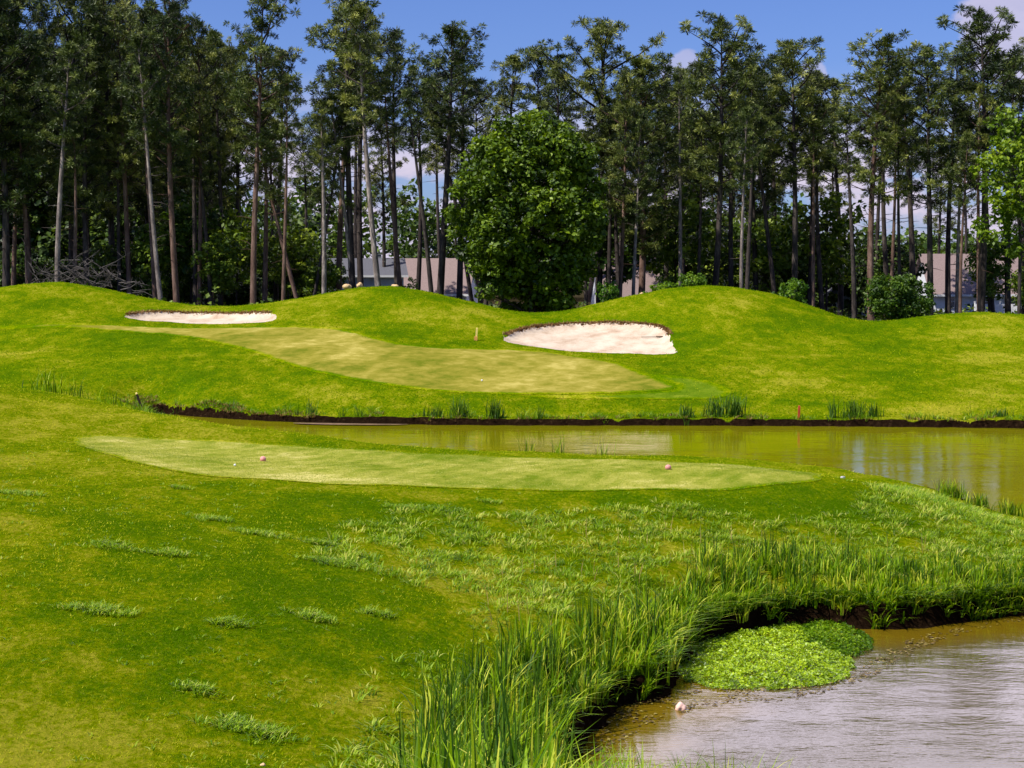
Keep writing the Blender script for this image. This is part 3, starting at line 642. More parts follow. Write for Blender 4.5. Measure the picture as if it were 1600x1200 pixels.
for a in [((487,81.9,.5,26),"lone thin reed clump left of the muddy ledge",.9),((680,80.7,1.3,40),"low reed clump in the middle of the far bank, left one",.7),((717,80.7,.9,46),"taller reed clump beside the low one on the far bank",1.1),
          ((772,80.4,.9,60),"dark dense reed clump on the far bank below the green",1.1),((845,80.3,.4,14),"sparse short reeds right of the dark dense clump",.8),
          ((1072,80.3,.8,40),"short reed clump on the far bank left of the tall pair",.8),((1118,80.4,.9,60),"tall reed clump, left of the pair on the far bank",1.2),((1150,80.4,1.2,80),"spiky reed clump, right of the pair on the far bank",1.3),
          ((1302,80.2,.4,18),"thin dark reed clump right of the red stake",1.2),((1335,80.2,1.3,60),"wide green reed clump right of the red stake",1.1),((1366,80.2,.8,26),"small reed clump at the right of the wide green one",.8),
          ((1560,79.6,1.3,40),"low reeds on the far bank near the right edge",.5),
          ((80,57.5,1.8,60),"leftmost reed clump in the grassy swale",1.1),((125,57.5,1.2,26),"middle reed clump in the grassy swale",.8),((176,57.5,1.5,40),"right reed clump in the swale beside the leaning post",.75),
          ((940,60.8,.9,34),"wispy reeds standing in the water behind the tee",1.5),((875,60.2,.6,20),"short wispy reeds behind the tee",1.1),((825,59.8,.5,14),"thin stalks behind the tee, left of the wispy reeds",1.0),
          ((1490,50.6,1.0,120),"dark green reed clump at the point right of the tee",.62),((1530,49.2,1.0,60),"sparse reeds right of the dark clump by the point",.5),((1590,47.6,1.2,110),"reed clump at the right edge by the far pond",.55)]:
    reedclump(*a)

# creeping primrose mound
PR = chaikin([on_water(*q) for q in [(1050,1040),(1075,1000),(1150,982),(1230,972),(1290,985),(1340,1035),(1335,1062),(1250,1078),(1140,1080),(1070,1072)]], 2)
P = in_poly(PR, 2000, lambda x, y: np.full(len(x), 1.0)); P = P[sdist(P[:, 0], P[:, 1], PR) < -.04 + .24 * wav(P[:, 0], P[:, 1], 1.1, 1) + .14 * wav(P[:, 0], P[:, 1], .4, 2) + rng.normal(0, .09, len(P))]; e = smooth(-sdist(P[:, 0], P[:, 1], PR) / 1.1)
bz = np.clip(height(P[:, 0], P[:, 1]), 0, .04)
P[:, 2] = bz + (.12 + .95 * e) * (.09 + .06 * wav(P[:, 0], P[:, 1], .7, 2) + .04 * wav(P[:, 0], P[:, 1], .3, 3)) * rng.uniform(.2, 1.1, len(P)) + .02
def leafcards(name, P, size, mat, rnd=None, up=.6, long=1.5, nrm=None):
    n = len(P); d = rng.normal(size=(n, 3)); d /= np.linalg.norm(d, axis=1)[:, None]
    if nrm is None: nn = d * (1 - up) + np.array([0, 0, up])
    else: nn = d * (1 - up) + nrm * up
    nn /= np.linalg.norm(nn, axis=1)[:, None] + 1e-9
    t = rng.normal(size=(n, 3)); t -= (t * nn).sum(1)[:, None] * nn; t /= np.linalg.norm(t, axis=1)[:, None] + 1e-9
    b = np.cross(nn, t); s = (np.broadcast_to(size, n) * rng.uniform(.6, 1.3, n))[:, None]
    V = np.stack([P - t * s * long * .5, P + b * s * .5 + nn * s * .12, P + t * s * long * .5, P - b * s * .5 + nn * s * .12], 1).reshape(-1, 3)
    i = (np.arange(n) * 4)[:, None]; T = np.stack([i + [0, 1, 2], i + [0, 2, 3]], 1).reshape(-1, 3)
    rnd = rng.uniform(0, 1, n) if rnd is None else rnd
    return np_mesh(name, V, T, mat, {'rnd': np.repeat(rnd, 4)})
me = leafcards("creeping_plant", P, rng.uniform(.018, .052, len(P)), m_prim, np.clip(.38 + .25 * e + .14 * wav(P[:, 0], P[:, 1], .5, 3) + rng.normal(0, .22, len(P)), 0, 1), .55)
tag(link("creeping_plant", me), "low bright yellow-green creeping plant mound at the pond edge", "creeping plant", kind='stuff')
PR2 = chaikin([on_water(*q) for q in [(1225,1000),(1260,972),(1320,975),(1368,1000),(1360,1022),(1330,1032),(1280,1010)]], 2)
P = in_poly(PR2, 1400, lambda x, y: np.full(len(x), 1.0)); P = P[sdist(P[:, 0], P[:, 1], PR2) < -.05 + .2 * wav(P[:, 0], P[:, 1], .7, 1) + rng.normal(0, .08, len(P))]; e = smooth(-sdist(P[:, 0], P[:, 1], PR2) / .5)
P[:, 2] = np.clip(height(P[:, 0], P[:, 1]), 0, .06) + (.3 + .7 * e) * .12 * rng.uniform(.4, 1.05, len(P)) + .02
me = leafcards("creeping_plant", P, rng.uniform(.02, .06, len(P)), m_weed, np.clip(.05 + .3 * e + rng.normal(0, .2, len(P)), 0, 1), .5)
tag(link("creeping_plant", me), "duller green creeper behind the bright mound by the bank", "creeping plant", kind='stuff')
WM = chaikin([on_water(*q) for q in [(920,1160),(960,1110),(1060,1076),(1250,1078),(1345,1050),(1400,1000),(1560,970),(1640,962),(1500,990),(1420,1022),(1370,1058),(1240,1095),(1120,1100),(1050,1120),(980,1150),(930,1190)]], 1)
P = in_poly(WM, 220, lambda x, y: np.full(len(x), 1.0)); P = P[(wav(P[:, 0], P[:, 1], .9, 3) + rng.normal(0, .6, len(P))) > .05]; P[:, 2] = rng.uniform(.0, .025, len(P))
me = leafcards("floating_weed", P, .05, m_weedmat, None, .85)
tag(link("floating_weed", me), "brown and olive weed floating along the near shore", "water weed", kind='stuff')
# bunker lips of dead grass
PL = []
for poly in (B_LEFT, B_RIGHT):
    p = np.array(poly); cy = p[:, 1].mean()
    for i in range(len(p)):
        a, b = p[i], p[(i + 1) % len(p)]; k = int(np.linalg.norm(b - a) * 70)
        t = rng.uniform(0, 1, (k, 1)); q = a + (b - a) * t + rng.normal(0, .09, (k, 2))
        keep = (q[:, 1] > cy + .3) | (rng.uniform(0, 1, k) < .0); PL.append(q[keep])
PL = np.vstack(PL); P = np.c_[PL, height(PL[:, 0], PL[:, 1])]
me = blades("bunker_lip_grass", P, rng.uniform(.10, .30, len(P)), .06, rng.uniform(.4, 1.3, len(P)), m_straw, 2, rng.uniform(.1, .75, len(P)))
tag(link("bunker_lip_grass", me), "ragged rusty brown grass along the bunker lips", "dead grass", kind='stuff')
n = 900; x = rng.uniform(-.30, .36, n) * 80; y = rng.uniform(77, 88, n); s = sdist(x, y, POND_FAR)
k = (s > -.05) & (s < .45) & (wav(x, y, 4, 3) > .1); x, y = x[k], y[k]; Q, a = clump(np.c_[x, y, np.maximum(height(x, y), 0)], 9, .22)
tag(link("dark_bank_sedge", blades("dark_bank_sedge", Q, rng.uniform(.2, .65, len(Q)), .04, rng.uniform(.1, .8, len(Q)), m_rdark, 3, None, a)), "dark sedge overhanging the far water line", "sedge", kind='stuff')
# muddy ledge
ML = chaikin([(x_at(px, Y), Y) for px, Y in [(455,80.9),(520,80.6),(600,80.2),(650,80.0),(600,79.6),(520,79.7),(460,80.3)]], 2)
m_mud = plain("drying_mud", (.17, .11, .06), .9, .1, .4, 1.5)
tag(link("mud_ledge", drape("mud_ledge", ML, .25, .05, m_mud, lambda x, y: .0 * x)), kind='structure')

# ------------------------------------------------------------------ trees
def pine_variant(seed, cs, nb, Lmax, tuft_r, top_round=.5):
    """loblolly pine 24 m tall: returns trunk mesh and crown mesh"""
    R = random.Random(seed); H = 24.0; mb = MB()
    ph = R.uniform(0, 6.28); bend = R.uniform(.15, .5)
    def ax(z): t = z / H; return Vector((bend * math.sin(t * 3.1 + ph) - bend * math.sin(ph), bend * math.cos(t * 2.3 + ph) - bend * math.cos(ph), z))
    zs = [-.6, 0, .5, 2, 5, 8, 11, 14, 17, 19.5, 21.5, 23.2]
    mb.tube([ax(z) for z in zs], [.34, .30, .25, .23, .21, .19, .17, .145, .11, .08, .05, .02], 8, .5)
    tufts = []
    for i in range(nb):
        t = (i + R.random()) / nb; z = H * cs + (H * .985 - H * cs) * t
        prof = (.62 + .38 * min(1, t * 3)) * math.sqrt(max(0, 1 - (max(0, t - top_round) / (1 - top_round)) ** 2.2))
        L = Lmax * max(.16, prof) * R.choice((.45, .7, .9, 1.1, 1.25)) * R.uniform(.85, 1.1); a = i * 2.4 + R.uniform(-.5, .5); el = math.radians(R.uniform(0, 25) + 35 * t)
        p0 = ax(z); d = Vector((math.cos(a) * math.cos(el), math.sin(a) * math.cos(el), math.sin(el)))
        pts = [p0]; p = p0.copy(); nseg = 5
        for s in range(nseg):
            d = (d + Vector((R.uniform(-.18, .18), R.uniform(-.18, .18), R.uniform(-.05, .22)))).normalized(); p = p + d * L / nseg; pts.append(p.copy())
        r0 = .02 + .017 * L
        mb.tube(pts, [r0 * (1 - .75 * s / nseg) for s in range(nseg + 1)], 5, .4, False)
        k = max(4, int(L * 2.5))
        for j in range(k):
            f = .35 + .65 * (j + R.random()) / k; q = pts[int(f * nseg * .999)].lerp(pts[min(nseg, int(f * nseg * .999) + 1)], (f * nseg) % 1)
            off = Vector((R.gauss(0, 1), R.gauss(0, 1), R.gauss(.25, .6))).normalized() * R.uniform(.35, 1.0) * min(1, L * .4 + .3)
            e = q + off
            if R.random() < .5: mb.tube([q, q.lerp(e, .6) + Vector((0, 0, -.05)), e], [.022, .016, .01], 4, .4, False)
            tufts.append((e, tuft_r * R.uniform(.7, 1.2)))
        tufts.append((pts[-1], tuft_r * R.uniform(.8, 1.2)))
    for i in range(12):                                  # dead stubs under the crown
        z = H * R.uniform(.2, cs + .08); a = R.uniform(0, 6.28); L = R.uniform(.5, 1.9); p0 = ax(z)
        d = Vector((math.cos(a), math.sin(a), R.uniform(-.25, .5)))
        mb.tube([p0, p0 + d * L * .5, p0 + d * L + Vector((0, 0, R.uniform(-.3, .2)))], [.035, .022, .008], 4, .4, False)
    trunk = mb.mesh("trunk", m_bark)
    rg = np.random.default_rng(seed);  K = 76
    C = np.array([tuple(t[0]) for t in tufts]); Rr = np.array([t[1] for t in tufts]); n = len(C)
    C = np.repeat(C, K, 0); Rk = np.repeat(Rr, K) * rg.uniform(.55, 1.1, n * K)
    d = rg.normal(size=(n * K, 3)); d[:, 2] = d[:, 2] * .8 + .25; d /= np.linalg.norm(d, axis=1)[:, None]
    s = np.cross(d, rg.normal(size=(n * K, 3))); s /= np.linalg.norm(s, axis=1)[:, None]
    w = (.025 * Rk / .4)[:, None]
    b0 = C + d * (Rk * .12)[:, None]; tip = C + d * Rk[:, None]; mid = C + d * (Rk * .7)[:, None]
    V = np.stack([b0, mid + s * w, tip, mid - s * w], 1).reshape(-1, 3)
    i = (np.arange(n * K) * 4)[:, None]; T = np.stack([i + [0, 1, 2], i + [0, 2, 3]], 1).reshape(-1, 3)
    rn = np.clip(np.repeat(rg.normal(.45, .24, n), K) + rg.normal(0, .12, n * K), 0, 1)
    crown = np_mesh("crown", V, T, m_pine, {'rnd': np.repeat(rn, 4)})
    return trunk, crown, Lmax
PV = {'A': [pine_variant(s, c, n, 3.1, .47, .45) for s, c, n in ((11, .50, 36), (12, .42, 40), (13, .46, 36))],
      'B': [pine_variant(s, .60, 26, 2.8, .46, .4) for s in (21, 22, 23)],
      'C': [pine_variant(s, .28, 58, 3.0, .48, .45) for s in (31, 32, 33)],
      'S': [pine_variant(s, .58, 32, 4.4, .48, .35) for s in (41,)]}
MATCACHE = {}
def trunk_mesh(me, mat):
    key = (me.name, mat.name)
    if key not in MATCACHE:
        c = me.copy(); c.materials.clear(); c.materials.append(mat); MATCACHE[key] = c
    return MATCACHE[key]
def pine(px, top, hw, typ, Yd, lean, mat, label, group, i):
    tr, cr, L = PV[typ][i % len(PV[typ])]
    x = x_at(px, Yd); z = float(height(np.array([x]), np.array([Yd]))[0])
    zt = CAMH + (430 - top) / F * Yd; H = zt - z
    s = H / 24; w = (hw / F * Yd) / (L * .72)
    w = min(max(w, .7 * s), 1.7 * s); tw = min(w, 1.1 * s)
    e = thing("pine_tree", label, "pine tree", (x, Yd, z), 0, group)
    e.rotation_euler = (random.uniform(-.02, .02), math.atan2(lean / F * Yd, H), 0)
    rz = random.uniform(0, 6.28)
    for nm, m in (("trunk", trunk_mesh(tr, mat)), ("crown", cr)):
        o = link(nm, m, e); o.rotation_euler = (0, 0, rz); o.scale = (w, w, s)
    return e
K_, B_, P_ = m_bark, m_bark2, m_barkp
FRONT = [  # px, top, half width, type, Y, lean px, bark
 (-40,-40,60,'C',134,0,K_),(12,-30,58,'C',134,-4,K_),(48,-60,55,'C',140,3,K_),(92,70,40,'B',129,8,P_),(116,-25,50,'C',142,0,K_),(140,5,45,'C',136,6,K_),(178,-40,50,'C',145,0,K_),(205,20,45,'A',138,0,B_),
 (255,60,34,'B',130,-48,P_),(236,15,44,'C',147,0,K_),(279,-30,48,'A',132,2,B_),(312,45,36,'A',136,0,B_),(345,90,35,'B',143,0,K_),(374,70,36,'A',150,0,K_),(397,-4,50,'A',130,4,B_),(432,85,36,'B',146,0,K_),
 (474,120,36,'A',134,-78,B_),(484,150,30,'A',136,60,K_),(530,60,45,'B',139,0,B_),(553,-35,52,'B',136,-2,K_),(566,30,45,'B',146,0,K_),(596,15,46,'B',129,-26,P_),(622,60,40,'B',150,0,K_),(652,110,34,'B',160,0,K_),
 (686,50,52,'B',133,4,K_),(717,75,44,'B',142,2,K_),(742,130,30,'B',148,-60,K_),(788,90,42,'B',150,0,K_),
 (846,84,42,'B',155,0,K_),(884,92,36,'B',148,0,K_),(934,50,66,'S',140,4,K_),(966,120,34,'A',131,2,B_),(1000,104,55,'C',137,0,B_),(988,180,30,'A',130,-2,P_),(1041,95,34,'B',150,0,K_),(1068,112,38,'A',152,0,K_),
 (1096,118,38,'A',145,0,K_),(1112,36,54,'A',135,22,K_),(1143,70,46,'A',140,0,K_),(1158,170,26,'B',129,-4,P_),(1182,110,42,'A',142,0,K_),(1215,92,42,'A',148,0,K_),
 (1238,76,50,'A',136,4,K_),(1262,120,40,'B',143,2,K_),(1285,132,36,'B',140,0,K_),(1312,128,40,'B',155,0,K_),(1360,62,54,'A',131,8,B_),(1388,110,40,'B',150,0,K_),(1424,96,46,'B',146,0,K_),
 (1452,80,52,'A',133,2,K_),(1480,100,40,'B',148,0,K_),(1499,210,24,'B',129,0,B_),(1530,24,56,'A',134,4,K_),(1549,60,46,'B',140,0,K_),(1574,92,42,'B',137,0,K_),(1598,72,46,'A',142,0,K_),(1640,60,50,'C',140,0,K_),(1690,70,50,'A',138,0,K_)]
ORD = ["first","second","third","fourth","fifth","sixth","seventh","eighth","ninth","tenth","eleventh","twelfth","thirteenth","fourteenth"]
def zone(px):
    for lim, nme in ((330, "behind the left mound"), (505, "above the dip left of the second mound"), (640, "on the second mound"), (800, "left of the big round tree"),
                     (1060, "just right of the big round tree"), (1215, "behind the middle mound"), (1410, "above the dip right of the middle mound"), (9999, "before the right hand house")):
        if px < lim: return nme
cnt = {}
desc = {m_bark.name: {'A': 'dark trunked pine', 'B': 'slim open crowned pine', 'C': 'dense dark pine', 'S': 'umbrella crowned pine'},
        m_bark2.name: {'A': 'brown trunked pine', 'B': 'slim brown trunked pine', 'C': 'dense brown trunked pine'},
        m_barkp.name: {'A': 'pale trunked pine', 'B': 'pale trunked pine', 'C': 'pale trunked pine'}}
for i, (px, top, hw, ty, Yd, ln, bk) in enumerate(sorted(FRONT, key=lambda a: a[0])):
    z = zone(px); cnt[z] = cnt.get(z, 0) + 1
    d = ("left leaning " if ln < -20 else "right leaning " if ln > 20 else "") + desc[bk.name][ty]
    pine(px, top, hw, ty, Yd, ln, bk, f"{d}, {ORD[cnt[z]-1]} {z}", "tall pines at the front of the wood", i)
R = random.Random(5)
SL = [pine_variant(s, .70, 15, 2.1, .42, .4) for s in (51, 52)]
PV['T'] = SL
for i in range(30):              # slim bare stems between the big pines
    px = -10 + 1620 * (i + R.uniform(.1, .9)) / 30
    if 715 < px < 945: continue
    z = zone(px)
    pine(px, R.uniform(110, 210), R.uniform(20, 30), 'T', R.uniform(129, 139), R.choice((-34, -8, 0, 5, 10, 26)), R.choice((B_, K_, P_, K_, B_)), f"slim bare stemmed young pine {z}", f"slim young pines {z}", i)
def back(n, p0, p1, y0, y1, t0, t1, types, where):
    for i in range(n):
        Yd = R.uniform(y0, y1); px = p0 + (p1 - p0) * (i + R.random()) / n
        pine(px, R.uniform(t0, t1), R.uniform(30, 44) * 135 / Yd * 1.1, R.choice(types), Yd, R.uniform(-8, 8), m_bark, f"slim pine deep in the wood {where}", f"pines deep in the wood {where}", i)
back(34, -60, 340, 150, 200, 0, 110, 'ACC', "behind the left mound")
back(24, -60, 340, 205, 260, 60, 200, 'CCA', "far behind the left mound")
back(7, 340, 700, 170, 235, 60, 210, 'ABB', "behind the second mound")
back(9, 700, 960, 165, 215, 130, 230, 'ABB', "behind the big round tree")
back(9, 960, 1230, 155, 210, 110, 220, 'ACA', "behind the middle mound")
back(9, 1230, 1700, 160, 240, 130, 230, 'ABB', "above the right hand mound")

def broad_variant(seed, H, rad, cbase, nclump, leaves, size, mat, trunk_r, clr=.8, solid=.45, bark=None, lobes=True):
    """broadleaf tree / shrub: limbs, clumps of leaves through an uneven crown"""
    Rr = random.Random(seed); rg = np.random.default_rng(seed); mb = MB()
    cz = (H + cbase) / 2; rz = (H - cbase) / 2
    C = []
    while len(C) < nclump:
        u = rg.normal(size=3); u /= np.linalg.norm(u); t = rg.uniform(0, 1)
        r = (solid + (1 - solid) * t ** .5)
        lob = 1 + .13 * math.sin(u[0] * 5 + seed) + .11 * math.sin(u[1] * 6 + u[2] * 7 + seed) if lobes else 1
        wz = 1.0 if u[2] > 0 else .98
        hh_ = math.hypot(u[0], u[1]); ell = (hh_ ** 2.7 + abs(u[2]) ** 2.7) ** (-1 / 2.7) if u[2] > 0 else 1
        C.append((u[0] * rad * r * lob * ell, u[1] * rad * r * lob * ell, cz + u[2] * rz * r * min(lob * ell, 1.04) * wz, t))
    C = np.array(C)
    mb.tube([(0, 0, -.4), (0, 0, .2), (.05, .03, H * .25), (-.04, .05, H * .5), (.02, 0, H * .8)], [trunk_r * 1.4, trunk_r, trunk_r * .8, trunk_r * .55, trunk_r * .15], 7)
    for k in range(min(26, nclump // 4)):
        c = C[Rr.randrange(len(C))]; z0 = max(cbase * .6, min(H * .7, c[2] - Rr.uniform(.3, 1) * math.hypot(c[0], c[1]) * .8))
        mid = Vector((c[0] * .5, c[1] * .5, (z0 + c[2]) / 2 + .1 * H * Rr.uniform(-.3, .6)))
        mb.tube([(0, 0, z0), mid, (c[0], c[1], c[2])], [trunk_r * .35, trunk_r * .2, trunk_r * .05 + .005], 5, .5, False)
    trunk = mb.mesh("trunk", bark or m_bark)
    cr = clr * rg.uniform(.6, 1.25, nclump); n = nclump * leaves
    d = rg.normal(size=(n, 3)); d /= np.linalg.norm(d, axis=1)[:, None]
    rr = np.repeat(cr, leaves) * rg.uniform(.35, 1, n) ** .6
    P = np.repeat(C[:, :3], leaves, 0) + d * rr[:, None] * [1, 1, .75]
    nrm = d * .5 + [0, 0, .6]; nrm /= np.linalg.norm(nrm, axis=1)[:, None]
    global rng
    sv = rng; rng = rg
    rn = np.clip(np.repeat(rg.normal(.45, .18, nclump), leaves) + rg.normal(0, .16, n), 0, 1)
    me = leafcards("crown", P, size, mat, rn, .55, 1.5, nrm); rng = sv
    return trunk, me
def plant(name, var, label, cat, px, Yd, s=(1, 1, 1), group=None, rz=None, lean=0, foliage="crown", z=None):
    x = x_at(px, Yd); z = float(height(np.array([x]), np.array([Yd]))[0]) if z is None else z
    e = thing(name, label, cat, (x, Yd, z - .05), 0, group); rz = random.uniform(0, 6.28) if rz is None else rz
    e.rotation_euler = (0, lean, 0)
    for nm, m in (("trunk", var[0]), (foliage, var[1])):
        o = link(nm, m, e); o.rotation_euler = (0, 0, rz); o.scale = s
    return e
# the big round tree
big = broad_variant(101, 16.6, 5.7, 0.4, 900, 62, .26, m_oak, .38, .8, .5)
plant("round_tree", big, "large dense round broadleaf tree standing before the pines", "broadleaf tree", 832, 127.5, (.98, .98, .98), rz=.4)
# light leaved tree at right
rt = broad_variant(102, 16.5, 3.6, 5.0, 150, 42, .26, m_shrub, .16, .75, .25)
plant("light_leaved_tree", rt, "tall light green broadleaf tree at the right edge of the wood", "broadleaf tree", 1590, 126, (1.0, 1.0, 1.04), rz=1.0)
sh = [broad_variant(s, 2.6, 1.5, .1, 60, 34, .17, m_shrub, .05, .42, .2) for s in (111, 112)]
shd = broad_variant(113, 4.2, 2.9, .05, 240, 44, .18, m_sap, .07, .5, .3)
for px, Yd, s, lb in ((1235, 122, (.8, .8, .95), "bright green shrub on the slope right of the middle mound top"), (1082, 123, (.75, .75, .8), "bright shrub poking over the top of the middle mound"),
                      (1035, 124, (.9, .9, .7), "low bright shrub left on the middle mound"), (950, 124, (.6, .6, .95), "small yellowish shrub at the right foot of the round tree")):
    plant("shrub", sh[int(px) % 2], lb, "shrub", px, Yd, s, "bright shrubs behind the mounds", foliage="foliage")
plant("bush", shd, "broad green bush in the dip before the right hand mound", "bush", 1398, 121, (.85, .85, .9), foliage="foliage")
SAP = [broad_variant(s, 9, 2.3, 2.0, 75, 34, .26, m_sap, .09, .7, .15, lobes=True) for s in (121, 122, 123)]
UND = [broad_variant(s, 9, 2.8, .3, 120, 34, .30, m_understory, .09, .75, .15) for s in (131, 132, 133)]
for px, Yd, s, lb in ((345, 136, .85, "light sapling behind the left bunker"), (372, 142, 1.1, "tall sapling with yellowish leaves behind the left bunker"), (505, 137, .7, "light sapling left of the second mound top"),
                      (452, 143, 1.0, "leafy sapling in the dip left of the second mound"), (300, 142, 1.2, "pale sapling behind the right slope of the left mound"), (240, 139, .95, "low sapling behind the top of the left mound"),
                      (640, 134, .42, "low leafy sapling before the mauve roofed house"), (948, 141, 1.55, "light green tree peeking out right of the round tree"), (1055, 143, 1.4, "loose green tree left behind the middle mound"),
                      (1205, 142, 1.2, "light sapling behind the right slope of the middle mound"), (1290, 146, 1.35, "light green sapling above the grey gable"), (1545, 138, .9, "sapling before the white fence"), (1600, 131, .6, "small leafy sapling at the right edge")):
    plant("sapling", SAP[int(px) % 3], lb, "sapling", px, Yd, (s, s, s), "light leaved saplings in the wood")
def under(n, p0, p1, y0, y1, s0, s1, where):
    for i in range(n):
        s = R.uniform(s0, s1)
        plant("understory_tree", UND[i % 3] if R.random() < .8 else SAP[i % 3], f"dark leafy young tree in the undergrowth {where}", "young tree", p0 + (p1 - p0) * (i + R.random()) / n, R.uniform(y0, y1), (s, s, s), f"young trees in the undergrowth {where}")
under(12, -40, 330, 138, 150, .45, .8, "behind the left mound")
under(22, -60, 360, 155, 190, 1.1, 1.9, "deep behind the left mound")
under(9, 330, 540, 142, 165, .5, .85, "left of the second mound")
under(5, 350, 560, 190, 215, .9, 1.3, "far behind the second mound")
under(10, 1050, 1260, 142, 175, .7, 1.2, "behind the middle mound")
under(7, 1260, 1410, 160, 200, .7, 1.0, "right of the middle mound")
under(4, 1630, 1750, 150, 200, .8, 1.3, "at the right edge")
# far-off woods: one mass
C = []
for i in range(330):
    px = R.uniform(-250, 1850); Yd = R.uniform(265, 330); base = 3
    ht = (19 if px < 760 else 16 if px < 1250 else 11.5) * R.uniform(.75, 1.1)
    for k in range(9):
        a = R.uniform(0, 6.28); r = R.uniform(0, 3.2); C.append((x_at(px, Yd) + r * math.cos(a), Yd + r * math.sin(a), base + ht * R.uniform(.12, 1)))
C = np.array(C); P = np.repeat(C, 26, 0) + rng.normal(0, .85, (len(C) * 26, 3))
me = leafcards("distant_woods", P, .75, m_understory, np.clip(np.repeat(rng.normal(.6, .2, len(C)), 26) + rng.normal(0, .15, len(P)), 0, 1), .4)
tag(link("distant_woods", me), "far-off woods seen through the pines", "woods", kind='stuff')
# undergrowth carpet in the wood
x = rng.uniform(-.36, .36, 26000); y = rng.uniform(126, 175, 26000); x = x * y; k = (wav(x, y, 6, 1) + rng.normal(0, .4, len(x))) > -.1; x, y = x[k], y[k]
P = np.c_[x, y, height(x, y) + rng.uniform(0, .9, len(x)) * (1 + .5 * wav(x, y, 5, 2))]
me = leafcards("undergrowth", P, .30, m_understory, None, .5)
tag(link("undergrowth", me), "low dark undergrowth on the floor of the wood", "undergrowth", kind='stuff')
# pile of dead branches
mb = MB(); Rb = random.Random(9)
for i in range(90):
    x = Rb.uniform(-3.6, 3.6); z = Rb.uniform(0, 2.6 - abs(x) * .35); a = Rb.uniform(0, 6.28); L = Rb.uniform(1.0, 2.8)
    p0 = Vector((x, Rb.uniform(-.9, .9), z)); d = Vector((math.cos(a), math.sin(a) * .5, Rb.uniform(-.25, .75)))
    p1 = p0 + d * L * .5 + Vector((0, 0, Rb.uniform(-.2, .3))); p2 = p0 + d * L + Vector((0, 0, Rb.uniform(-.5, .3)))
    mb.tube([p0, p1, p2], [.045, .03, .01], 4, .5, False)
    for k in range(3):
        q = p0.lerp(p2, Rb.uniform(.3, .9)); mb.tube([q, q + Vector((Rb.uniform(-.5, .5), Rb.uniform(-.3, .3), Rb.uniform(-.1, .6)))], [.016, .006], 3, .5, False)
c = (x_at(125, 128.6), 128.6); z = float(height(np.array([c[0]]), np.array([c[1]]))[0])
o = mb.obj("dead_branches", m_deadwood, None, (c[0], c[1], z + .6)); o.scale = (1.1, 1.1, 1.25)
tag(o, "tangle of grey dead branches behind the top of the left mound", "dead branches")

